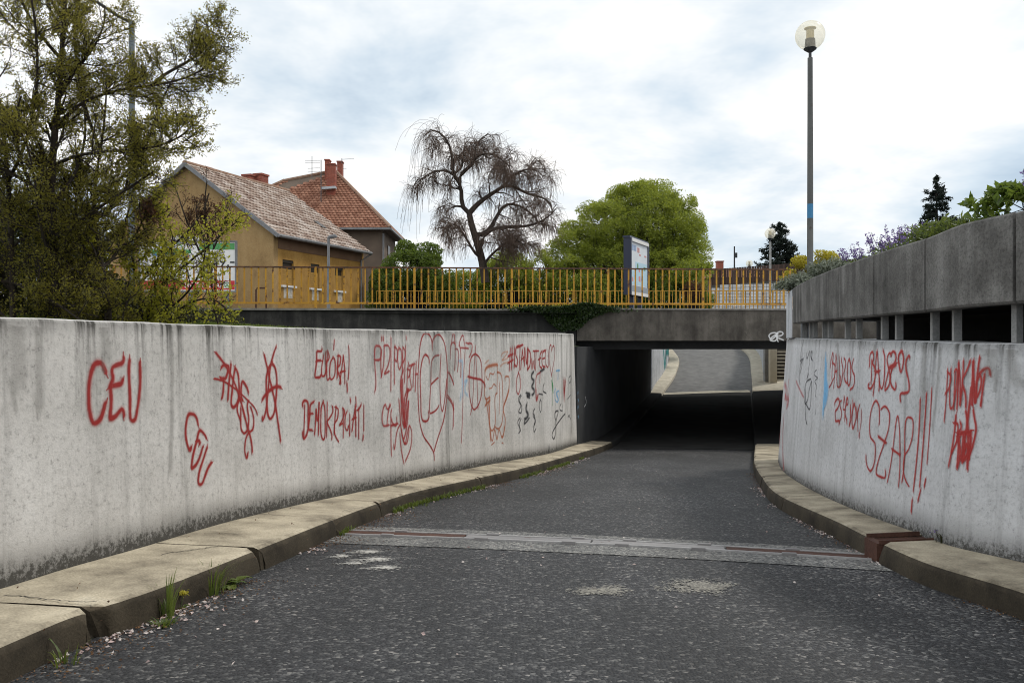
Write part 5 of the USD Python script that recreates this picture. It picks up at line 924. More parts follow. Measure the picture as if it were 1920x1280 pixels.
# ivy over the bridge edge
rng = np.random.default_rng(81); iv = thing('ivy', 'dark ivy hanging over the edge of the bridge above the end of the white wall', 'ivy', loc=bp(1.4, 0, EYE + .8))
oi = bp(1.4, 0, EYE + .8); n = 5200; xx = rng.normal(0, .48, n); top_c = .06 + .10 * np.exp(-((xx - .45) / .4) ** 2); dep = (.62 * np.exp(-((xx - .05) / .50) ** 2) + .06) * (.75 + .5 * meshkit.noise(np.stack([xx * 6, xx * 0, xx * 0], 1)))
zz = top_c - rng.uniform(0, 1, n) ** 1.1 * (dep + top_c); pts = np.array([bp(1.4 + a, -rng.uniform(.02, .15), 0) for a in xx]) - oi * [1, 1, 0]; pts[:, 2] = zz
obj('foliage', leaves(pts, .075, .062, rng, .4), M['ivy'], iv)
st_ = rng.uniform(-.8, .8, 26); sp = np.stack([np.array([bp(1.4 + a * (1 - .3 * q_) + .04 * np.sin(9 * q_ + a), -.03 - .02 * q_, 0) - oi * [1, 1, 0] + [0, 0, .05 - q_ * .45 * np.exp(-(a / .5) ** 2)] for q_ in np.linspace(0, 1, 8)]) for a in st_])
mb = MB(); mb.add(*tubes(sp, np.full(sp.shape[:2], .006), 4)); obj('stems', mb, M['bark_dark'], iv)
pts2 = np.stack([rng.uniform(-1.6, 1.0, 240), rng.uniform(.1, .26, 240), rng.uniform(.0, .16, 240)], 1); tops = rng.uniform(0, 1, 240) < .2; pts2[tops, 2] += rng.uniform(0, .5, tops.sum()); pts2[tops, 0] = rng.choice([-.55, .1, .42], tops.sum()) + rng.normal(0, .05, tops.sum())
obj('foliage', leaves(pts2, .06, .05, rng), M['leaf_lime'], iv)

# --- weeds and petals at the kerb
def blades(n, h, r, rng, lean=.5, w=.006):
    th = rng.uniform(0, 2 * np.pi, n); q = np.linspace(0, 1, 6); hh = rng.uniform(.45, 1, n) * h; le = rng.uniform(.05, 1, n) * lean * hh; d = np.stack([np.cos(th), np.sin(th), 0 * th], 1); s = np.stack([-np.sin(th), np.cos(th), 0 * th], 1)
    base = d * (rng.uniform(0, r, n))[:, None]; c = base[:, None] + d[:, None] * (le[:, None] * q ** 2)[..., None] + np.array([0, 0, 1.0]) * (hh[:, None] * (q - .18 * q ** 3))[..., None]
    wv = (w * (1 - q ** 1.6) + .0004)[None, :, None] * s[:, None]; v = np.stack([c - wv, c + wv], 2).reshape(n, 12, 3); f0 = grid_faces(6, 2); return v.reshape(-1, 3), (f0[None] + (np.arange(n) * 12)[:, None, None]).reshape(-1, 3)
def weed(name, label, cat, u, v, m, n, h, r, seed, lean=.5, w=.006, group=None):
    p = hit(u, v); t = thing(name, label, cat, group, loc=(p[0] + .015 + r * .9, p[1], float(road_z(*p)) - .01)); obj('blades', blades(n, h, r, np.random.default_rng(seed), lean, w), M[m], t); return t
weed('grass_tuft', 'tall thin grass tuft growing at the left kerb nearest the broken joint', 'grass', 294, 1156, 'grass', 26, .27, .045, 91, .5, .0045)
weed('grass_tuft', 'bushier grass tuft at the left kerb beside the dandelion', 'grass', 370, 1112, 'grass', 56, .24, .07, 92, .6, .0045)
weed('grass_tuft', 'faint grass tuft at the left kerb in the lower left corner', 'grass', 84, 1243, 'grass', 16, .14, .07, 93, .9, .004)
weed('grass_tuft', 'flat green moss tuft beside the left kerb below the tall grass', 'grass', 284, 1172, 'grass', 60, .05, .05, 94, 1.2, .006)
def dandelion(label, u, v, s, seed, flower=False):
    rng = np.random.default_rng(seed); p = hit(u, v); t = thing('dandelion', label, 'plant', loc=(p[0], p[1], float(road_z(*p)))); n = 16
    for k in range(n):
        an = rng.uniform(0, 2 * np.pi); L = s * rng.uniform(.6, 1.1); q = np.linspace(0, 1, 7); d = np.array([np.cos(an), np.sin(an), 0]); sd = np.array([-np.sin(an), np.cos(an), 0])
        w = L * .16 * (np.sin(q * np.pi * .92 + .12) ** .8) * (1 + .45 * np.where(np.arange(7) % 2, 1, -.6)); c = d * (q * L)[:, None] + np.array([0, 0, 1.0]) * (L * rng.uniform(.35, .9) * (q - .8 * q ** 2.4))[:, None]
        obj('leaf', (np.stack([c - sd * w[:, None], c + [0, 0, -.004], c + sd * w[:, None]], 1).reshape(-1, 3), grid_faces(7, 3)), M['grass'], t)
    if flower:
        obj('flower_stem', MB().tube([(0, 0, 0), (.01, 0, .04), (.015, 0, .075)], .003, 5), M['stem'], t)
        obj('flower', leaves(np.array([.015, 0, .08]) + rng.normal(size=(70, 3)) * [.011, .011, .005], .02, .006, rng, -.6), M['yellow_leaf'], t)
dandelion('leafy dandelion rosette at the left kerb, right of the grass tufts', 434, 1098, .13, 95); dandelion('small dandelion rosette with toothed leaves between grass tuft and kerb face', 408, 1100, .11, 96)
dandelion('low dandelion with one yellow flower by the left kerb', 338, 1140, .05, 97, True)
rng = np.random.default_rng(98)
def kerb_band(fn, sgn, y0, y1, n, wid, dens=1.6, cut=.42):
    y = rng.uniform(y0, y1, n * 3); k = meshkit.noise(np.stack([y * dens, y * 0, y * 0 + sgn], 1)) > cut; y = y[k][:n]; x = fn(y) - sgn * (.015 + np.abs(rng.exponential(wid, len(y)))); return np.stack([x, y, road_z(x, y) + .006], 1)
pet = np.vstack([kerb_band(kl, -1, 3.0, 6.2, 150, .075), kerb_band(kl, -1, 6.2, 19, 620, .05, 1.2), kerb_band(kr, 1, 3.5, 12, 200, .035)])
sc_ = np.stack([rng.uniform(-1.9, 2.6, 90), rng.uniform(3.0, 14, 90)], 1); sc_ = sc_[(sc_[:, 0] > kl(sc_[:, 1]) + .05) & (sc_[:, 0] < kr(sc_[:, 1]) - .05)]; pet = np.vstack([pet, np.c_[sc_, road_z(sc_[:, 0], sc_[:, 1]) + .006]])
M['petal'] = leafmat('pink_white_petal', (.50, .36, .34), (.62, .52, .48), (.72, .66, .62), .2, .6, (.6, .5, .5)); M['brown_leaf'] = leafmat('dry_brown_litter', (.06, .03, .015), (.12, .06, .03), (.22, .12, .05), .2, .7, (.2, .1, .05))
tag(obj('petals', leaves(pet, .023, .016, rng, 0, .75, .2), M['petal']), 'pale pink fallen petals along the kerbs', 'petals', kind='stuff')
lit = np.vstack([kerb_band(kl, -1, 2.8, 16, 2600, .11, .9, .36), kerb_band(kr, 1, 3.5, 14, 700, .04, .9, .38)])
tag(obj('leaf_litter', leaves(lit, .014, .009, rng, 0, .8, .2), M['brown_leaf']), 'brown dry litter and crumbs along the kerbs', 'litter', kind='stuff')
gb = kerb_band(kl, -1, 6.8, 17, 420, .025, 1.9, .5); mb = MB()
for p in gb: v, f = blades(4, .07, .02, rng, .9, .005); mb.add(v + p, f)
tag(obj('kerb_weeds', mb, M['grass']), 'short green weeds growing along the left kerb', 'weeds', kind='stuff')
p = RW.surf(a_at_u(1768, EYE - .9), .0, .03) if False else np.r_[hit(1778, 1016, WH), 0]
wd = thing('weed', 'small dark weed with tiny violet flowers at the foot of the right wall', 'plant', loc=(p[0] - .03, p[1], float(zroad(p[0], p[1])) + WH - .005)); obj('blades', blades(40, .12, .06, rng, .9, .005), M['leaf_dark'], wd); obj('flowers', leaves(np.array([-.02, .05, .07]) + rng.normal(size=(9, 3)) * [.03, .03, .015], .014, .012, rng), M['violet'], wd)
# grass on the slope behind the left wall
rng = np.random.default_rng(99); n = 60000; gy_ = rng.uniform(-1, 20.7, n); gw = np.where(gy_ < WLE[1], wl(np.minimum(gy_, WLE[1])) - .35, 1.2); gx_ = gw - rng.uniform(0, 1, n) ** 1.3 * (gw + 12)
_gi = LinearNDInterpolator(np.c_[X_g.ravel(), Y_g.ravel()], Z_g.ravel()); gz_ = _gi(np.c_[gx_, gy_]); ok = ~np.isnan(gz_) & (meshkit.fbm(np.stack([gx_ * .9, gy_ * .9, gx_ * 0], 1), 3, 5) > .36)
gv_ = leaves(np.stack([gx_, gy_, gz_ + .035], 1)[ok], .13, .018, rng, -1.2, 0, .3)
tag(obj('grass', gv_, M['grass']), 'rough green grass on the slope behind the white wall', 'grass', kind='stuff')

# ------------------------------------------------------------------ spray paint on the walls
def spraymat(name, c, dens=1.0):
    """st.y runs across the stroke from -1 to 1: dense core, speckled overspray"""
    return mat('spray_' + name, {'uv': ('attribute', {'attribute': 'st'}), 's': ('separate_xyz', {}), 'ab': ('math', {'math_type': 'absolute'}), 'g': ('geometry', {}), 'f': ('noise_texture', {'scale': 170.0, 'detail': 2.0, 'roughness': .7}), 'w': ('noise_texture', {'scale': 14.0, 'detail': 3.0}),
        'fm': ('math', {'math_type': 'multiply_add', 'value2': .34, 'value3': -.17}), 'wm': ('math', {'math_type': 'multiply_add', 'value2': .40, 'value3': -.20}), 's1': ('math', {'math_type': 'add'}), 's2': ('math', {'math_type': 'add'}),
        'r': ('rgb_ramp', ramp((0, .96 * dens), (.24, .90 * dens), (.38, .46 * dens), (.56, .16 * dens), (.78, .045 * dens), (.95, 0), (1, 0))), 'p': ('principled_bsdf', {'base_color': c, 'roughness': .6, 'specular_ior_level': .3}), 't': ('transparent_bsdf', {}), 'm': ('mix_closure', {})},
        [('uv.vector', 's.vector'), ('s.y', 'ab.value1'), ('g.position', 'f.vector'), ('g.position', 'w.vector'), ('f.fac', 'fm.value1'), ('w.fac', 'wm.value1'), ('ab.value', 's1.value1'), ('fm.value', 's1.value2'), ('s1.value', 's2.value1'), ('wm.value', 's2.value2'), ('s2.value', 'r.fac'), ('r.color', 'm.fac'), ('t.BSDF', 'm.closure1'), ('p.BSDF', 'm.closure2')], surface='m.closure')
SP = {'red': spraymat('red', (.27, .017, .014)), 'red_thin': spraymat('red_thin', (.29, .022, .020), .8), 'red_faint': spraymat('red_faint', (.30, .03, .035), .5), 'orange': spraymat('orange', (.36, .10, .035), .8), 'orange_faint': spraymat('orange_faint', (.40, .17, .09), .45), 'black': spraymat('black', (.018, .018, .02), .88), 'black_faint': spraymat('black_faint', (.03, .03, .035), .6),
      'blue': spraymat('blue', (.14, .36, .58), .75), 'blue_faint': spraymat('blue_faint', (.22, .42, .60), .4), 'green': spraymat('green', (.02, .20, .05), .9), 'white': spraymat('white', (.55, .55, .55), .8), 'teal': spraymat('teal', (.01, .22, .22), .95), 'stain': spraymat('runoff', (.085, .078, .065), .26)}
def smooth_path(p, step):
    p = np.asarray(p, float)
    if len(p) == 1: p = np.vstack([p, p + [.5, 1.0]])
    s = np.r_[0, np.cumsum(np.linalg.norm(np.diff(p, axis=0), axis=1))]; keep = np.r_[True, np.diff(s) > 1e-6]; p, s = p[keep], s[keep]; n = max(5, int(s[-1] / step))
    if len(p) < 3: return p[0] + (p[-1] - p[0]) * np.linspace(0, 1, n)[:, None]
    return np.stack([PchipInterpolator(s, p[:, k])(np.linspace(0, s[-1], n)) for k in (0, 1)], 1) * .72 + CubicSpline(s, p)(np.linspace(0, s[-1], n)) * .28
lift = [0]
def graffiti(wall, parent, label, origin, zoom, colour, strokes, core=.022, halo=2.8, inv=None, surf=None, name='graffiti'):
    """strokes are measured off enlargements of the photograph (origin, zoom) and laid on the wall's own surface"""
    mb = MB(); o = np.array(origin, float)
    for st_ in strokes:
        w = core
        if isinstance(st_, tuple): w, st_ = core * st_[0], st_[1]
        p = smooth_path(np.array(st_, float), 4.0) / zoom + o; q = wall.inv(p) if inv is None else inv(p)
        q = q[~np.isnan(q).any(1)]
        if len(q) < 3: continue
        seg = np.r_[0, np.cumsum(np.linalg.norm(np.diff(q, axis=0), axis=1))]; keep = np.r_[True, np.diff(seg) > 1e-5]; q, seg = q[keep], seg[keep]
        n = max(6, int(seg[-1] / .009)); q = np.stack([np.interp(np.linspace(0, seg[-1], n), seg, q[:, k]) for k in (0, 1)], 1)
        if n > 8: q[1:-1] = (q[:-2] + 4 * q[1:-1] + q[2:]) / 6
        d = unit(np.gradient(q, axis=0)); nn = np.stack([-d[:, 1], d[:, 0]], 1); hw = w / 2 * halo
        e0, e1 = q[0] - d[0] * hw, q[-1] + d[-1] * hw; q = np.vstack([e0, q, e1]); nn = np.vstack([nn[0], nn, nn[-1]]); m = len(q)
        lift[0] += 1; off = .0022 + .00002 * (lift[0] % 90) + np.linspace(0, .0009, m)
        cols = [-1, -.5, 0, .5, 1]; lim = (lambda q_: np.stack([q_[:, 0], np.clip(q_[:, 1], .01, wall.z1(q_[:, 0]) - wall.z0(q_[:, 0]) - .035)], 1)) if surf is None else (lambda q_: q_)
        rows = np.stack([(surf or wall.surf)(*lim(q + nn * hw * c).T, off) for c in cols], 1)
        vv = np.tile(np.array(cols), (m, 1)); vv[0] = np.where(vv[0] < 0, -1, 1); vv[-1] = np.where(vv[-1] < 0, -1, 1); vv[0, 2] = vv[-1, 2] = 1
        s_ = np.linspace(0, m * .009, m)[:, None] + np.zeros((1, 5)); mb.add(rows.reshape(-1, 3), grid_faces(m, 5), np.stack([s_, vv], -1).reshape(-1, 2))
    return obj(name, mb, SP[colour], parent, label=label)
L_, R_ = (LW, left_wall), (RW, right_wall)
graffiti(*L_, 'large red letters CEU', (130, 620), 4.13, 'red', [(1.25, [(280, 325), (265, 280), (238, 246), (205, 250), (168, 320), (149, 430), (148, 560), (165, 670), (190, 715), (218, 703), (255, 640), (275, 560)]), (1.15, [(420, 205), (408, 248), (370, 262), (332, 285), (328, 320), (336, 360), (318, 430), (322, 560), (315, 683), (350, 665), (405, 603), (421, 650)]), (1.15, [(308, 436), (360, 418), (405, 405), (408, 385)]), (1.1, [(466, 225), (459, 320), (468, 560), (484, 695), (500, 690), (522, 620), (545, 420), (543, 250)])])
graffiti(*L_, 'smaller slanting red letters CEU', (130, 620), 4.13, 'red', [[(995, 725), (985, 680), (960, 645), (930, 642), (907, 690), (898, 780), (907, 860), (933, 925), (940, 902)], [(1060, 832), (1040, 795), (1012, 770), (985, 850), (957, 960), (945, 1065), (975, 1040), (1010, 970), (1030, 900)], [(988, 848), (1010, 858), (1008, 872)], [(1066, 900), (1040, 980), (1005, 1090), (998, 1180), (1012, 1188), (1050, 1120), (1078, 1050), (1097, 1020)]])
graffiti(*L_, 'red crossed-out scribbled word', (390, 630), 5.334, 'red', [[(75, 165), (120, 220), (200, 340), (260, 460), (310, 600), (350, 740), (390, 900), (420, 1000), (440, 1150)], [(130, 315), (160, 290), (205, 300), (188, 380), (168, 425), (125, 420)], [(155, 440), (150, 540), (138, 615)], [(228, 280), (215, 400), (202, 540), (197, 625)], (.6, [(60, 425), (140, 445), (220, 490), (300, 550), (400, 645), (460, 710), (490, 780)]), [(270, 320), (255, 400), (236, 580), (230, 680), (250, 712), (292, 660), (310, 560), (305, 430), (285, 340), (268, 318)], [(345, 640), (330, 600), (345, 450), (380, 500), (400, 555)], (.8, [(310, 640), (290, 740), (325, 860), (330, 930), (360, 970), (392, 930), (405, 820), (390, 690), (400, 650)]), (.8, [(325, 720), (326, 850)]), (.8, [(425, 710), (455, 830), (445, 930), (400, 970), (370, 1060), (365, 1140), (385, 1220), (395, 1170)])], .021)
graffiti(*L_, 'red circled letter A', (390, 630), 5.334, 'red', [[(637, 270), (600, 330), (580, 460), (585, 650), (600, 790), (620, 825), (650, 790), (675, 660), (686, 460), (670, 320), (640, 272)], [(560, 185), (585, 290), (620, 450), (660, 620), (692, 820), (722, 1040)], (.85, [(680, 105), (650, 190), (625, 290), (603, 500), (585, 680), (562, 800), (540, 850), (540, 812)]), (1.1, [(540, 635), (570, 592), (630, 530), (690, 502), (725, 510)])], .022)
graffiti(*L_, 'red words EURÓPA!', (390, 630), 5.334, 'red', [[(1138, 125), (1130, 150), (1092, 150), (1085, 240), (1072, 412), (1115, 410), (1125, 390)], [(1085, 245), (1125, 240)], (.8, [(1152, 190), (1137, 300), (1142, 400), (1157, 398), (1176, 270), (1176, 160)]), (.8, [(1195, 155), (1186, 300), (1196, 440), (1210, 420)]), (.8, [(1178, 265), (1210, 205), (1196, 155)]), (.8, [(1250, 212), (1225, 260), (1214, 360), (1230, 432), (1250, 420), (1271, 320), (1265, 230), (1250, 212)]), (.7, [(1262, 40), (1255, 130)]), [(1300, 190), (1295, 300), (1290, 410)], (.9, [(1295, 195), (1322, 200), (1315, 290), (1290, 312), (1310, 390), (1326, 470)]), (.8, [(1352, 200), (1335, 330), (1315, 470)]), (.8, [(1352, 200), (1365, 330), (1366, 470)]), (.8, [(1320, 360), (1366, 345)]), (.7, [(1404, 100), (1409, 200), (1400, 430)]), (1.1, [(1388, 470), (1391, 545)])], .020)
graffiti(*L_, 'red words DEMOKRÁCIÁT!', (390, 630), 5.334, 'red', [[(945, 700), (970, 642), (990, 650), (1000, 750), (1000, 900), (985, 980), (960, 1022), (944, 960)], (.7, [(966, 690), (961, 850), (955, 1010)]), [(1057, 655), (1022, 690), (1016, 790), (1006, 932), (1037, 937)], [(1010, 780), (1040, 770)], (.8, [(1063, 980), (1075, 820), (1080, 720), (1091, 850), (1104, 740), (1110, 650), (1105, 830), (1101, 985)]), (.8, [(1150, 655), (1130, 720), (1126, 860), (1140, 1020), (1152, 1033), (1170, 900), (1166, 720), (1150, 657)]), (.7, [(1191, 660), (1184, 1000)]), (.8, [(1241, 700), (1205, 830), (1190, 850), (1215, 920), (1236, 1025)]), (.8, [(1280, 700), (1266, 850), (1260, 970)]), (.8, [(1270, 705), (1300, 730), (1290, 830), (1266, 870), (1302, 1050)]), (.8, [(1347, 720), (1330, 860), (1310, 890), (1342, 870)]), (.7, [(1347, 720), (1351, 900), (1350, 1010)]), (.8, [(1390, 750), (1371, 800), (1370, 910), (1388, 940), (1401, 900)]), (.8, [(1416, 780), (1415, 985)]), (1, [(1422, 630), (1424, 652)]), (.7, [(1476, 610), (1480, 700)]), (.9, [(1472, 700), (1450, 850), (1439, 940)]), (.9, [(1472, 700), (1475, 850), (1476, 990)]), (.8, [(1440, 830), (1476, 810)]), (.9, [(1530, 680), (1510, 720), (1490, 740)]), (.7, [(1506, 720), (1505, 1020)]), (.7, [(1556, 690), (1555, 940)]), (1, [(1551, 990), (1548, 1030)])], .021)
graffiti(*L_, 'thin red words in several lines left of the heart', (680, 610), 4.74, 'red_thin', [[(105, 590), (110, 400), (120, 180), (142, 182), (165, 230), (150, 300), (105, 306)], [(160, 230), (160, 350), (165, 450)], [(166, 105), (167, 130)], [(181, 105), (182, 130)], [(190, 180), (185, 330), (165, 450)], [(190, 176), (225, 180), (241, 230), (225, 350), (190, 430), (230, 405)], [(250, 110), (250, 300), (248, 570)], [(286, 180), (280, 340), (280, 510)], [(286, 190), (306, 220), (296, 320), (285, 300)], [(320, 200), (310, 300), (325, 390), (345, 330), (340, 220), (321, 197)], [(356, 200), (350, 420)], [(360, 195), (376, 240), (355, 330)], [(384, 100), (385, 120)], [(380, 180), (370, 500)], [(405, 330), (407, 345)], [(400, 370), (390, 560)], [(395, 385), (420, 400), (405, 460)], [(440, 350), (421, 480), (430, 560), (400, 580)], [(410, 360), (460, 340)], [(455, 340), (445, 540)], [(475, 320), (470, 440), (465, 580)], [(468, 430), (486, 430)]], .021)
graffiti(*L_, 'dense red scribble with small letters and a small heart below it', (680, 610), 4.74, 'red_thin', [(1.3, [(360, 400), (336, 500), (342, 700), (360, 880), (371, 900), (386, 700), (400, 560), (371, 650), (376, 900), (406, 660), (400, 800), (366, 1000)]), [(320, 660), (331, 800), (346, 960), (376, 1050), (410, 900)], (1.5, [(340, 480), (350, 700), (370, 880)]), [(410, 560), (380, 700), (366, 900)], (1.3, [(352, 480), (356, 640), (362, 800)]), [(245, 710), (215, 740), (200, 700), (180, 740), (170, 830), (185, 890), (230, 880)], [(240, 700), (221, 800), (215, 870)], [(255, 750), (266, 870), (290, 890), (300, 820)], [(250, 830), (250, 1000), (255, 1150)], [(250, 890), (310, 870)], [(331, 880), (300, 960), (280, 1100), (275, 1060)], [(380, 1200), (425, 1080), (435, 950), (415, 890), (395, 960), (376, 1050), (345, 930)], [(330, 960), (342, 1100), (365, 1220)]], .021)
graffiti(*L_, 'large red outlined heart with the letters CEU inside', (680, 610), 4.74, 'red', [(.8, [(617, 215), (614, 150), (590, 82), (560, 65), (525, 110), (502, 260), (490, 500), (500, 800), (540, 980), (600, 1070), (632, 1140), (635, 1190)]), (.85, [(618, 180), (638, 102), (670, 80), (710, 120), (740, 240), (752, 420), (745, 640), (720, 830), (670, 990), (635, 1110)]), (.95, [(590, 330), (580, 278), (557, 260), (526, 320), (510, 480), (516, 700), (540, 848), (560, 850), (585, 770)]), (.75, [(675, 265), (646, 270), (612, 320), (605, 500), (602, 780), (640, 760), (675, 710)]), (.8, [(605, 525), (640, 490), (667, 465)]), (.75, [(695, 260), (686, 450), (690, 660), (706, 762), (730, 640), (745, 480)]), (.7, [(765, 410), (785, 460), (805, 520)]), (.7, [(752, 640), (800, 720), (805, 745)]), (.6, [(808, 690), (800, 920)])], .024)
graffiti(*L_, 'thin red writing right of the heart', (830, 610), 4.923, 'red_thin', [[(70, 300), (85, 120), (100, 66), (110, 130), (115, 210), (108, 410)], [(75, 185), (95, 157), (115, 175)], [(115, 215), (130, 216), (135, 420)], [(155, 180), (166, 260), (165, 470)], [(150, 190), (170, 110), (181, 92), (196, 140)], [(165, 205), (235, 211)], (.8, [(190, 130), (205, 200), (195, 400), (185, 700), (170, 1080)]), [(215, 160), (240, 170)], [(240, 160), (268, 171), (245, 290)], (.6, [(100, 700), (98, 930)]), (.9, [(45, 430), (75, 470), (100, 540)]), (.9, [(40, 640), (95, 735), (102, 770)])], .021)
graffiti(*L_, 'red circled letter A with a slanting bar', (830, 610), 4.923, 'red', [(.85, [(300, 260), (266, 290), (246, 400), (242, 560), (256, 700), (290, 775), (330, 730), (362, 560), (360, 400), (340, 300), (301, 262)]), (.8, [(300, 190), (298, 260)]), (.6, [(295, 270), (286, 480), (271, 740), (255, 820)]), (.6, [(305, 270), (315, 500), (325, 770)]), (1.1, [(232, 470), (290, 486), (350, 500), (390, 555)])], .024)
graffiti(*L_, 'orange outlined bubble letters with drips', (830, 610), 4.923, 'orange', [(1.8, [(390, 418), (402, 392), (440, 371), (500, 360)]), [(390, 430), (386, 520), (400, 680), (432, 660)], [(435, 660), (432, 900), (455, 970), (480, 930), (486, 640), (500, 622)], (.8, [(505, 360), (500, 620)]), [(505, 430), (530, 440), (550, 540), (556, 700), (545, 900), (510, 952), (480, 930)], (.8, [(525, 530), (520, 810)]), [(575, 500), (582, 470), (605, 470), (612, 560), (600, 640), (570, 720), (560, 780), (576, 860), (560, 1000), (545, 1030)], (1.4, [(400, 680), (425, 860), (435, 960), (440, 1050)]), (1.3, [(390, 740), (432, 690)]), [(440, 960), (460, 1060), (480, 960), (500, 1050), (520, 960), (545, 1030), (566, 940)], (1.5, [(610, 590), (590, 660), (570, 720)]), (.7, [(450, 1100), (475, 1076)]), (.7, [(545, 1080), (556, 1085)]), (.7, [(400, 470), (420, 500), (440, 440), (460, 450), (475, 430)]), (.7, [(430, 580), (450, 575), (470, 540), (490, 560)]), (.9, [(418, 700), (430, 820), (428, 900)])], .022)
graffiti(*L_, 'faint orange scribble beside the hashtag', (830, 610), 4.923, 'orange_faint', [[(530, 380), (560, 350), (600, 340)], [(540, 280), (560, 250), (600, 240), (571, 290), (545, 320), (600, 300)], [(390, 350), (420, 320)]], .022)
graffiti(*L_, 'faint light blue marks behind the red writing', (830, 610), 4.923, 'blue_faint', [[(150, 325), (176, 325)], (1.3, [(180, 340), (180, 640)]), (1.3, [(200, 520), (225, 500), (205, 560), (226, 640)]), [(165, 640), (160, 690)]], .03)
graffiti(*L_, 'red hashtag #ISTANDWITHCEU with a small heart', (930, 620), 5.335, 'red', [[(142, 180), (132, 390)], [(161, 170), (151, 380)], [(120, 255), (166, 230)], [(118, 322), (166, 290)], [(186, 170), (181, 360)], [(235, 150), (206, 160), (196, 230), (215, 300), (200, 355), (188, 340)], [(215, 165), (266, 138)], (.8, [(240, 160), (231, 390)]), (.8, [(262, 190), (246, 380)]), (.8, [(262, 190), (276, 300)]), (.8, [(250, 290), (281, 262)]), [(285, 350), (287, 170), (305, 330), (311, 180)], (1.1, [(321, 180), (315, 380)]), [(320, 180), (345, 240), (336, 350), (315, 385)], (.8, [(355, 280), (360, 380), (370, 300), (381, 380), (386, 290)]), (.8, [(386, 210), (386, 260)]), (.8, [(370, 202), (425, 200)]), (.8, [(400, 200), (395, 390)]), (.8, [(420, 290), (446, 270)]), [(460, 200), (440, 240), (436, 350), (456, 372)], [(491, 195), (466, 215), (465, 350), (490, 360)], (.8, [(465, 280), (486, 270)]), (.8, [(500, 190), (496, 330), (510, 360), (520, 200)]), (.75, [(555, 200), (545, 140), (531, 190), (531, 280), (552, 440)]), (.75, [(556, 200), (575, 150), (586, 190), (580, 290), (553, 460)])], .030)
graffiti(*L_, 'small red loops under the hashtag', (930, 620), 5.335, 'red_thin', [[(225, 420), (206, 480), (205, 600), (220, 632), (241, 560), (235, 450), (222, 415)], [(440, 418), (408, 440), (396, 540), (400, 650), (405, 692)], (.8, [(440, 430), (436, 520)]), (1.8, [(398, 590), (406, 690), (416, 650)])], .026)
graffiti(*L_, 'black scribbled tags under the hashtag', (930, 620), 5.335, 'black', [(1.6, [(376, 410), (356, 470), (380, 500), (356, 560), (381, 590), (361, 640)]), (1.5, [(300, 620), (340, 640), (306, 650), (331, 662)]), (.7, [(245, 640), (226, 700), (246, 750), (225, 810), (245, 820), (256, 760), (236, 700), (250, 650)]), (.7, [(240, 870), (216, 920), (241, 980), (226, 1022)]), (.7, [(250, 880), (232, 940), (246, 1000)]), (1.9, [(306, 740), (301, 800), (320, 830), (292, 880)]), [(290, 880), (280, 930), (331, 870)], (.8, [(386, 780), (371, 850), (395, 900), (376, 960), (380, 1010), (396, 980)]), (1.2, [(376, 830), (390, 900), (384, 930)]), (.7, [(446, 690), (431, 760), (445, 812), (456, 740), (446, 690)]), (.8, [(480, 530), (471, 600), (500, 622)]), (.8, [(430, 630), (466, 636)]), (1.7, [(440, 410), (480, 380)]), [(690, 830), (640, 890), (600, 950), (560, 1050), (576, 1080), (596, 1000), (600, 900), (621, 800), (606, 800), (600, 900)], (.8, [(650, 730), (640, 790), (660, 800), (661, 740)]), (1.8, [(530, 1160), (528, 1215)])], .026)
graffiti(*L_, 'faint dark scratches at the end of the left wall', (930, 620), 5.335, 'black_faint', [[(745, 450), (725, 480), (735, 520), (750, 480)], [(745, 640), (715, 680)], [(735, 840), (720, 860)], [(725, 840), (745, 880)], [(728, 500), (726, 640)]], .022)
graffiti(*L_, 'green dot with a vertical line', (930, 620), 5.335, 'green', [(2.6, [(563, 535), (567, 562)]), (.6, [(569, 440), (566, 540), (562, 740)])], .034)
graffiti(*L_, 'light blue letters near the end of the left wall', (930, 620), 5.335, 'blue', [[(600, 400), (636, 394)], (1.3, [(620, 400), (618, 480)]), [(595, 580), (590, 680), (610, 712), (631, 650), (626, 600), (600, 620)], (2.2, [(606, 640), (618, 670)])], .028)
graffiti(*L_, 'small red wedge at the end of the left wall', (930, 620), 5.335, 'red', [(2.0, [(672, 495), (680, 680)]), (2.0, [(684, 495), (681, 660)]), (2.0, [(695, 497), (683, 640)])], .030)
graffiti(*R_, 'red spray and drips at the far end of the right wall', (1450, 630), 4.742, 'red_faint', [[(140, 390), (131, 480), (136, 560)], (1.5, [(100, 430), (116, 500), (106, 540), (131, 560), (120, 622)]), (1.3, [(72, 640), (58, 950)]), (1.5, [(96, 700), (86, 1000), (95, 1180)]), (.6, [(205, 400), (240, 480), (270, 540)]), (1.5, [(74, 620), (64, 800)])], .05)
graffiti(*R_, 'thin black tag near the far end of the right wall', (1450, 630), 4.742, 'black', [(.7, [(265, 50), (250, 130), (241, 220), (260, 200), (236, 300), (231, 380), (240, 430)]), (.7, [(256, 180), (246, 250), (266, 200), (240, 330)]), (.8, [(296, 150), (300, 200), (326, 130), (320, 260), (300, 380), (316, 330)]), [(340, 200), (345, 130), (335, 160), (349, 212)], [(335, 380), (300, 400), (281, 480), (286, 600), (301, 580), (320, 480), (341, 400), (336, 560), (320, 650), (291, 600), (286, 700), (300, 780)], (.6, [(385, 300), (371, 350), (396, 370), (371, 400), (386, 440), (376, 500), (382, 540)]), (.6, [(380, 650), (378, 690)]), (1.4, [(284, 470), (291, 590)])], .016)
graffiti(*R_, 'light blue tapering mark on the right wall', (1450, 630), 4.742, 'blue', [(1.0, [(466, 205), (464, 320), (458, 480), (445, 680)]), (1.6, [(468, 330), (470, 420), (480, 480), (470, 560)]), (1.6, [(462, 400), (465, 500), (455, 560)])], .055)
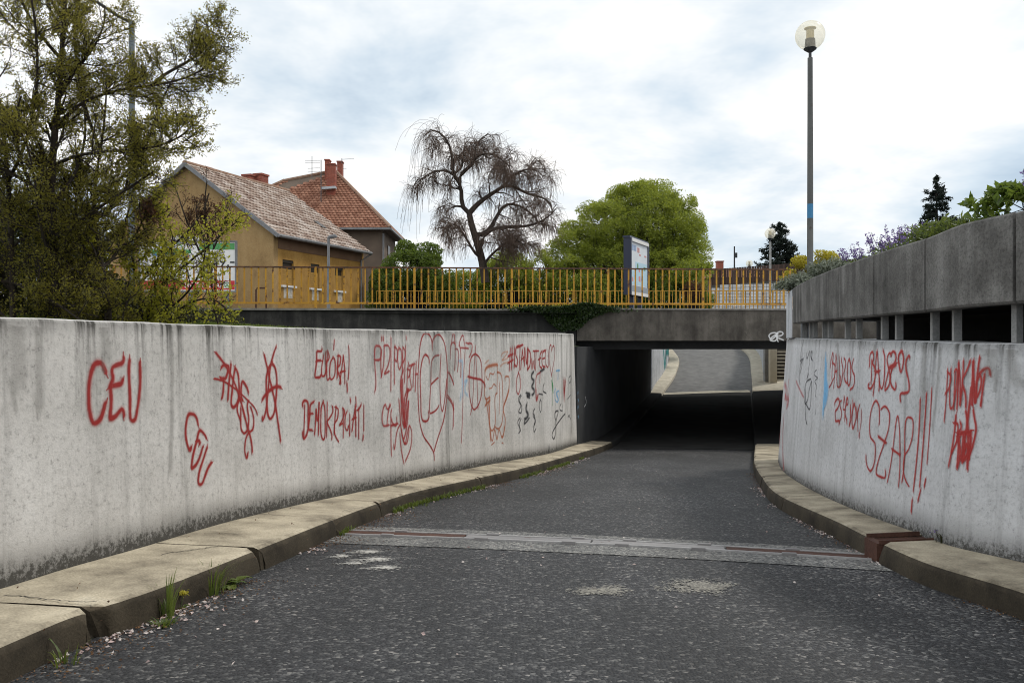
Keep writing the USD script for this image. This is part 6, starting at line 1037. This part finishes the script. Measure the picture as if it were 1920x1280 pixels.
graffiti(*R_, 'red word BAJSZOS, left and smaller one', (1540, 650), 16, 'red', [[(280, 600), (290, 450), (320, 300), (350, 170), (362, 300), (350, 480), (400, 520), (412, 700), (395, 900), (350, 1000), (290, 1130), (250, 1200)], (.8, [(340, 420), (330, 700), (320, 950)]), (.8, [(440, 240), (436, 400), (420, 700), (400, 950), (375, 1230)]), (.9, [(445, 240), (470, 450), (476, 700), (470, 950), (480, 1130), (510, 1210), (560, 1180), (590, 1000), (576, 870)]), (1.2, [(430, 742), (476, 720)]), (.7, [(535, 250), (550, 500), (556, 800), (555, 1100)]), (.9, [(605, 350), (620, 470), (650, 640), (642, 850), (610, 1050), (570, 1190)]), [(690, 340), (730, 430), (736, 560), (710, 680), (686, 800), (700, 950), (770, 1090)], [(842, 360), (800, 480), (785, 700), (786, 950), (802, 1100), (830, 1160), (870, 1050), (886, 800), (885, 550), (845, 370)], [(970, 380), (940, 500), (920, 600), (950, 740), (1000, 880), (1001, 1050), (960, 1200), (880, 1272)]], .018)
graffiti(*R_, 'red word ZSARNOK!', (1550, 735), 14.22, 'red', [(1.2, [(220, 320), (250, 220), (310, 170), (345, 250), (330, 350), (290, 440), (240, 500), (236, 650), (250, 770), (300, 760), (350, 762), (340, 830)]), (.9, [(400, 220), (360, 270), (370, 400), (406, 530), (400, 640), (370, 740)]), (.8, [(470, 120), (456, 280), (450, 460), (490, 462)]), (.8, [(472, 120), (500, 400), (490, 600), (480, 750)]), [(555, 150), (535, 280), (560, 340), (576, 260), (557, 150)], (1.1, [(535, 320), (505, 420), (500, 600), (540, 740), (546, 820)]), (.8, [(640, 330), (636, 600), (612, 880)]), (.8, [(645, 450), (655, 700), (610, 890)]), (.8, [(705, 210), (700, 450), (682, 640)]), (1.1, [(740, 310), (700, 500), (681, 700), (690, 900), (705, 970), (750, 850), (796, 650), (780, 450), (745, 320)]), (.9, [(885, 340), (850, 480), (826, 650)]), (.7, [(810, 400), (825, 700), (842, 1030)]), (.7, [(930, 470), (930, 700), (900, 980)]), (1.2, [(880, 1080), (875, 1180)])], .018)
graffiti(*R_, 'red word BAJSZOS, right and larger one', (1610, 645), 11.636, 'red', [[(240, 480), (246, 300), (275, 190), (305, 170), (331, 250), (330, 340), (300, 400), (350, 490), (371, 620), (350, 800), (310, 900), (260, 970), (215, 940), (230, 870)], (.8, [(290, 330), (290, 500), (275, 850)]), (.9, [(405, 160), (380, 400), (366, 620), (350, 850), (325, 1100)]), (.9, [(410, 160), (430, 400), (441, 600), (456, 750), (450, 1000)]), (1.3, [(370, 600), (455, 596)]), (.9, [(540, 130), (576, 300), (571, 600), (550, 850), (505, 970), (470, 880), (461, 750)]), (.9, [(715, 235), (690, 190), (640, 260), (626, 350), (660, 520), (690, 700), (671, 880), (620, 970), (582, 1010), (581, 950), (620, 750), (650, 620)]), [(710, 240), (770, 160), (810, 200), (821, 300), (790, 420), (690, 510)], (1.7, [(690, 500), (815, 450)]), (.9, [(740, 530), (710, 650), (701, 800), (740, 930), (800, 990), (820, 940), (821, 860)]), (1.1, [(950, 150), (890, 220), (871, 320), (890, 450), (930, 610), (970, 480), (990, 320), (970, 200), (951, 152)]), (.95, [(1120, 290), (1110, 250), (1050, 340), (1036, 430), (1050, 580), (1090, 750), (1111, 920), (1100, 1030), (1030, 1060), (930, 1075), (921, 1230)])], .020)
graffiti(*R_, 'large red word SZAR with three long exclamation marks', (1600, 640), 3.878, 'red', [[(190, 600), (190, 480), (166, 430), (141, 470), (121, 600), (126, 690), (160, 742), (160, 850), (126, 940), (100, 892), (95, 830)], [(205, 492), (231, 471), (266, 530), (261, 620), (226, 740), (186, 860), (170, 960), (230, 990), (236, 940)], (1.2, [(185, 690), (240, 736)]), (.8, [(250, 1020), (281, 850), (326, 540), (341, 700), (331, 1050)]), [(282, 780), (341, 822)], (.8, [(356, 1020), (376, 820), (381, 600), (401, 550), (431, 560), (436, 660), (406, 780), (376, 832), (406, 1050)]), (1.0, [(490, 420), (481, 640), (456, 940), (440, 1080)]), (1.2, [(431, 1150), (425, 1230)]), [(536, 380), (516, 680), (486, 1050)], (1.1, [(491, 1080), (475, 1150)]), (.8, [(574, 340), (559, 620), (540, 882)]), (1.1, [(529, 1000), (520, 1050)])], .017)
graffiti(*R_, 'red words PUNK NOT DEAD, the last one scribbled over', (1740, 640), 4.925, 'red', [(.9, [(186, 250), (176, 470), (155, 730)]), [(185, 282), (216, 322), (201, 420), (166, 480)], [(218, 250), (206, 400), (206, 580), (216, 622), (241, 580), (251, 270)], (.9, [(252, 270), (240, 620)]), (1.1, [(286, 200), (281, 400), (270, 620)]), [(286, 200), (300, 400), (300, 570)], (1.1, [(331, 180), (321, 400), (300, 580)]), [(391, 180), (341, 310), (321, 360), (346, 480), (351, 600)], (1.1, [(421, 180), (411, 400), (411, 580)]), [(421, 200), (441, 570), (451, 400), (481, 150)], (.9, [(481, 310), (451, 400), (451, 520), (476, 470), (496, 350), (481, 302)]), (1.1, [(490, 282), (561, 246), (576, 300)]), (.9, [(526, 300), (491, 590)]), (1.2, [(261, 680), (251, 800), (231, 950), (195, 1140)]), [(240, 752), (276, 760), (271, 900), (226, 1020)], [(300, 742), (311, 790), (280, 832)], (1.8, [(285, 846), (390, 836)]), (1.2, [(401, 420), (381, 620), (351, 850), (321, 1100)]), (1.2, [(351, 640), (371, 800), (366, 1170)]), [(421, 630), (431, 700), (446, 800), (421, 940), (381, 1070)], (1.3, [(291, 870), (275, 1150)]), (1.2, [(331, 860), (321, 1110), (361, 940), (381, 1060)]), (1.2, [(271, 900), (301, 1000), (275, 1150)]), (1.4, [(395, 860), (385, 1000), (330, 1090)])], .016)
def beam_inv(p):
    d = np.stack([(p[:, 0] - 960) / F, np.ones(len(p)), (640 - p[:, 1]) / F], 1); n2 = np.r_[bn, 0]; tt = (b0 @ bn) / (d @ n2); q = d * tt[:, None]; return np.stack([(q[:, :2] - b0) @ bd, q[:, 2] + EYE], 1)
beam_surf = lambda a, z, off: np.concatenate([b0 + bd * np.asarray(a)[:, None] - bn * np.asarray(off)[:, None], np.asarray(z)[:, None]], 1)
graffiti(None, bridge, 'small white looping tag at the right end of the beam', (1040, 560), 3.765, 'white', [[(1575, 245), (1540, 240), (1512, 262), (1530, 285), (1560, 262), (1575, 245), (1545, 262), (1520, 290), (1550, 298), (1570, 280), (1572, 262)], [(1575, 300), (1572, 240), (1600, 232), (1612, 246), (1590, 262), (1560, 264), (1612, 290)]], .022, inv=beam_inv, surf=beam_surf)
# teal mark on the far left wall, under the kerb line of the exit
fwl = Wall([(float(wl(y)), y) for y in np.arange(39.0, 60, .5)], lambda a: np.full(np.shape(a), ZS + .1), -1, 0.0, off=WH).inverse(3.2)
graffiti(fwl, fw, 'teal painted mark', (1040, 560), 3.765, 'teal', [(1.5, [(768, 360), (772, 420), (778, 480)]), (1.5, [(782, 360), (784, 420), (779, 470)])], .16)

# run-off stains with a shape of their own
for pts, w in (([(840, 628), (842, 700), (838, 790), (841, 880)], .12), ([(818, 626), (812, 690)], .22), ([(850, 626), (852, 680)], .20), ([(1052, 630), (1054, 740)], .20), ([(1070, 632), (1071, 800)], .28), ([(1063, 640), (1062, 700)], .12), ([(960, 628), (961, 720)], .10), ([(320, 620), (322, 700), (318, 880)], .05), ([(30, 612), (36, 700)], .14), ([(70, 614), (74, 760)], .06), ([(195, 612), (198, 660)], .09), ([(700, 622), (702, 660)], .16), ([(610, 618), (612, 650)], .14)):
    graffiti(*L_, '', (0, 0), 1.0, 'stain', [pts], w, 2.6, name='stain')
for pts, w in (([(1734, 646), (1732, 740), (1728, 800)], .07), ([(1764, 646), (1760, 700), (1750, 800)], .05), ([(1571, 640), (1573, 720)], .09), ([(1896, 650), (1902, 700), (1908, 716)], .08), ([(1860, 646), (1858, 690)], .12), ([(1640, 642), (1641, 690)], .06), ([(1700, 660), (1695, 860)], .05)):
    graffiti(*R_, '', (0, 0), 1.0, 'stain', [pts], w, 2.6, name='stain')

# faint tags on the shade-darkened wall just inside the underpass
TW = Wall([(float(wl(y)), y) for y in np.linspace(WLE[1] + .06, 30, 40)], lambda a: np.full(np.shape(a), EYE - .13), -1, 0.0).inverse(2.5)
graffiti(TW, bridge, 'faint blue and dark scribbles just inside the underpass on the left', (930, 620), 5.335, 'blue_faint', [[(810, 640), (830, 610), (850, 640), (840, 700), (815, 690)], [(870, 600), (872, 720)], [(800, 780), (830, 760), (850, 800), (820, 860)], [(860, 820), (880, 900), (850, 960)]], .05)
graffiti(TW, bridge, 'faint white marks just inside the underpass on the left', (930, 620), 5.335, 'white', [(.6, [(890, 660), (900, 720), (880, 760)]), (.6, [(830, 900), (860, 920), (840, 960)])], .03)

# hairline cracks and dark crumbs on the left pavement
for pts in ([(2, 1117), (60, 1120), (120, 1127), (182, 1129)], [(300, 1040), (352, 1032), (420, 1022)], [(640, 958), (690, 950), (742, 944)], [(760, 926), (800, 930)]):
    p = smooth_path(np.array(pts, float), 6.0); q = np.array([hit(u, v, .16) for u, v in p]); q += np.random.default_rng(len(pts)).normal(size=q.shape) * .006
    zc = zroad(q[:, 0], q[:, 1]) + .1635; d = unit(np.gradient(q, axis=0)); nn = np.stack([-d[:, 1], d[:, 0]], 1) * .0035
    obj('crack', (np.concatenate([np.stack([np.c_[q - nn, zc], np.c_[q + nn, zc]], 1)]).reshape(-1, 3), grid_faces(len(q), 2)), M['dark'], pl)
rng = np.random.default_rng(123); yc = rng.uniform(3, 18, 90); xc = wl(yc) + (kl(yc) - wl(yc)) * .04 + .9 * rng.uniform(0, 1, 90) ** 1.6
tag(obj('crumbs', leaves(np.stack([xc, yc, zroad(xc, yc) + .168], 1), .016, .011, rng, 0, .6, .3), M['brown_leaf']), 'small dark crumbs scattered on the left pavement', 'litter', kind='stuff')
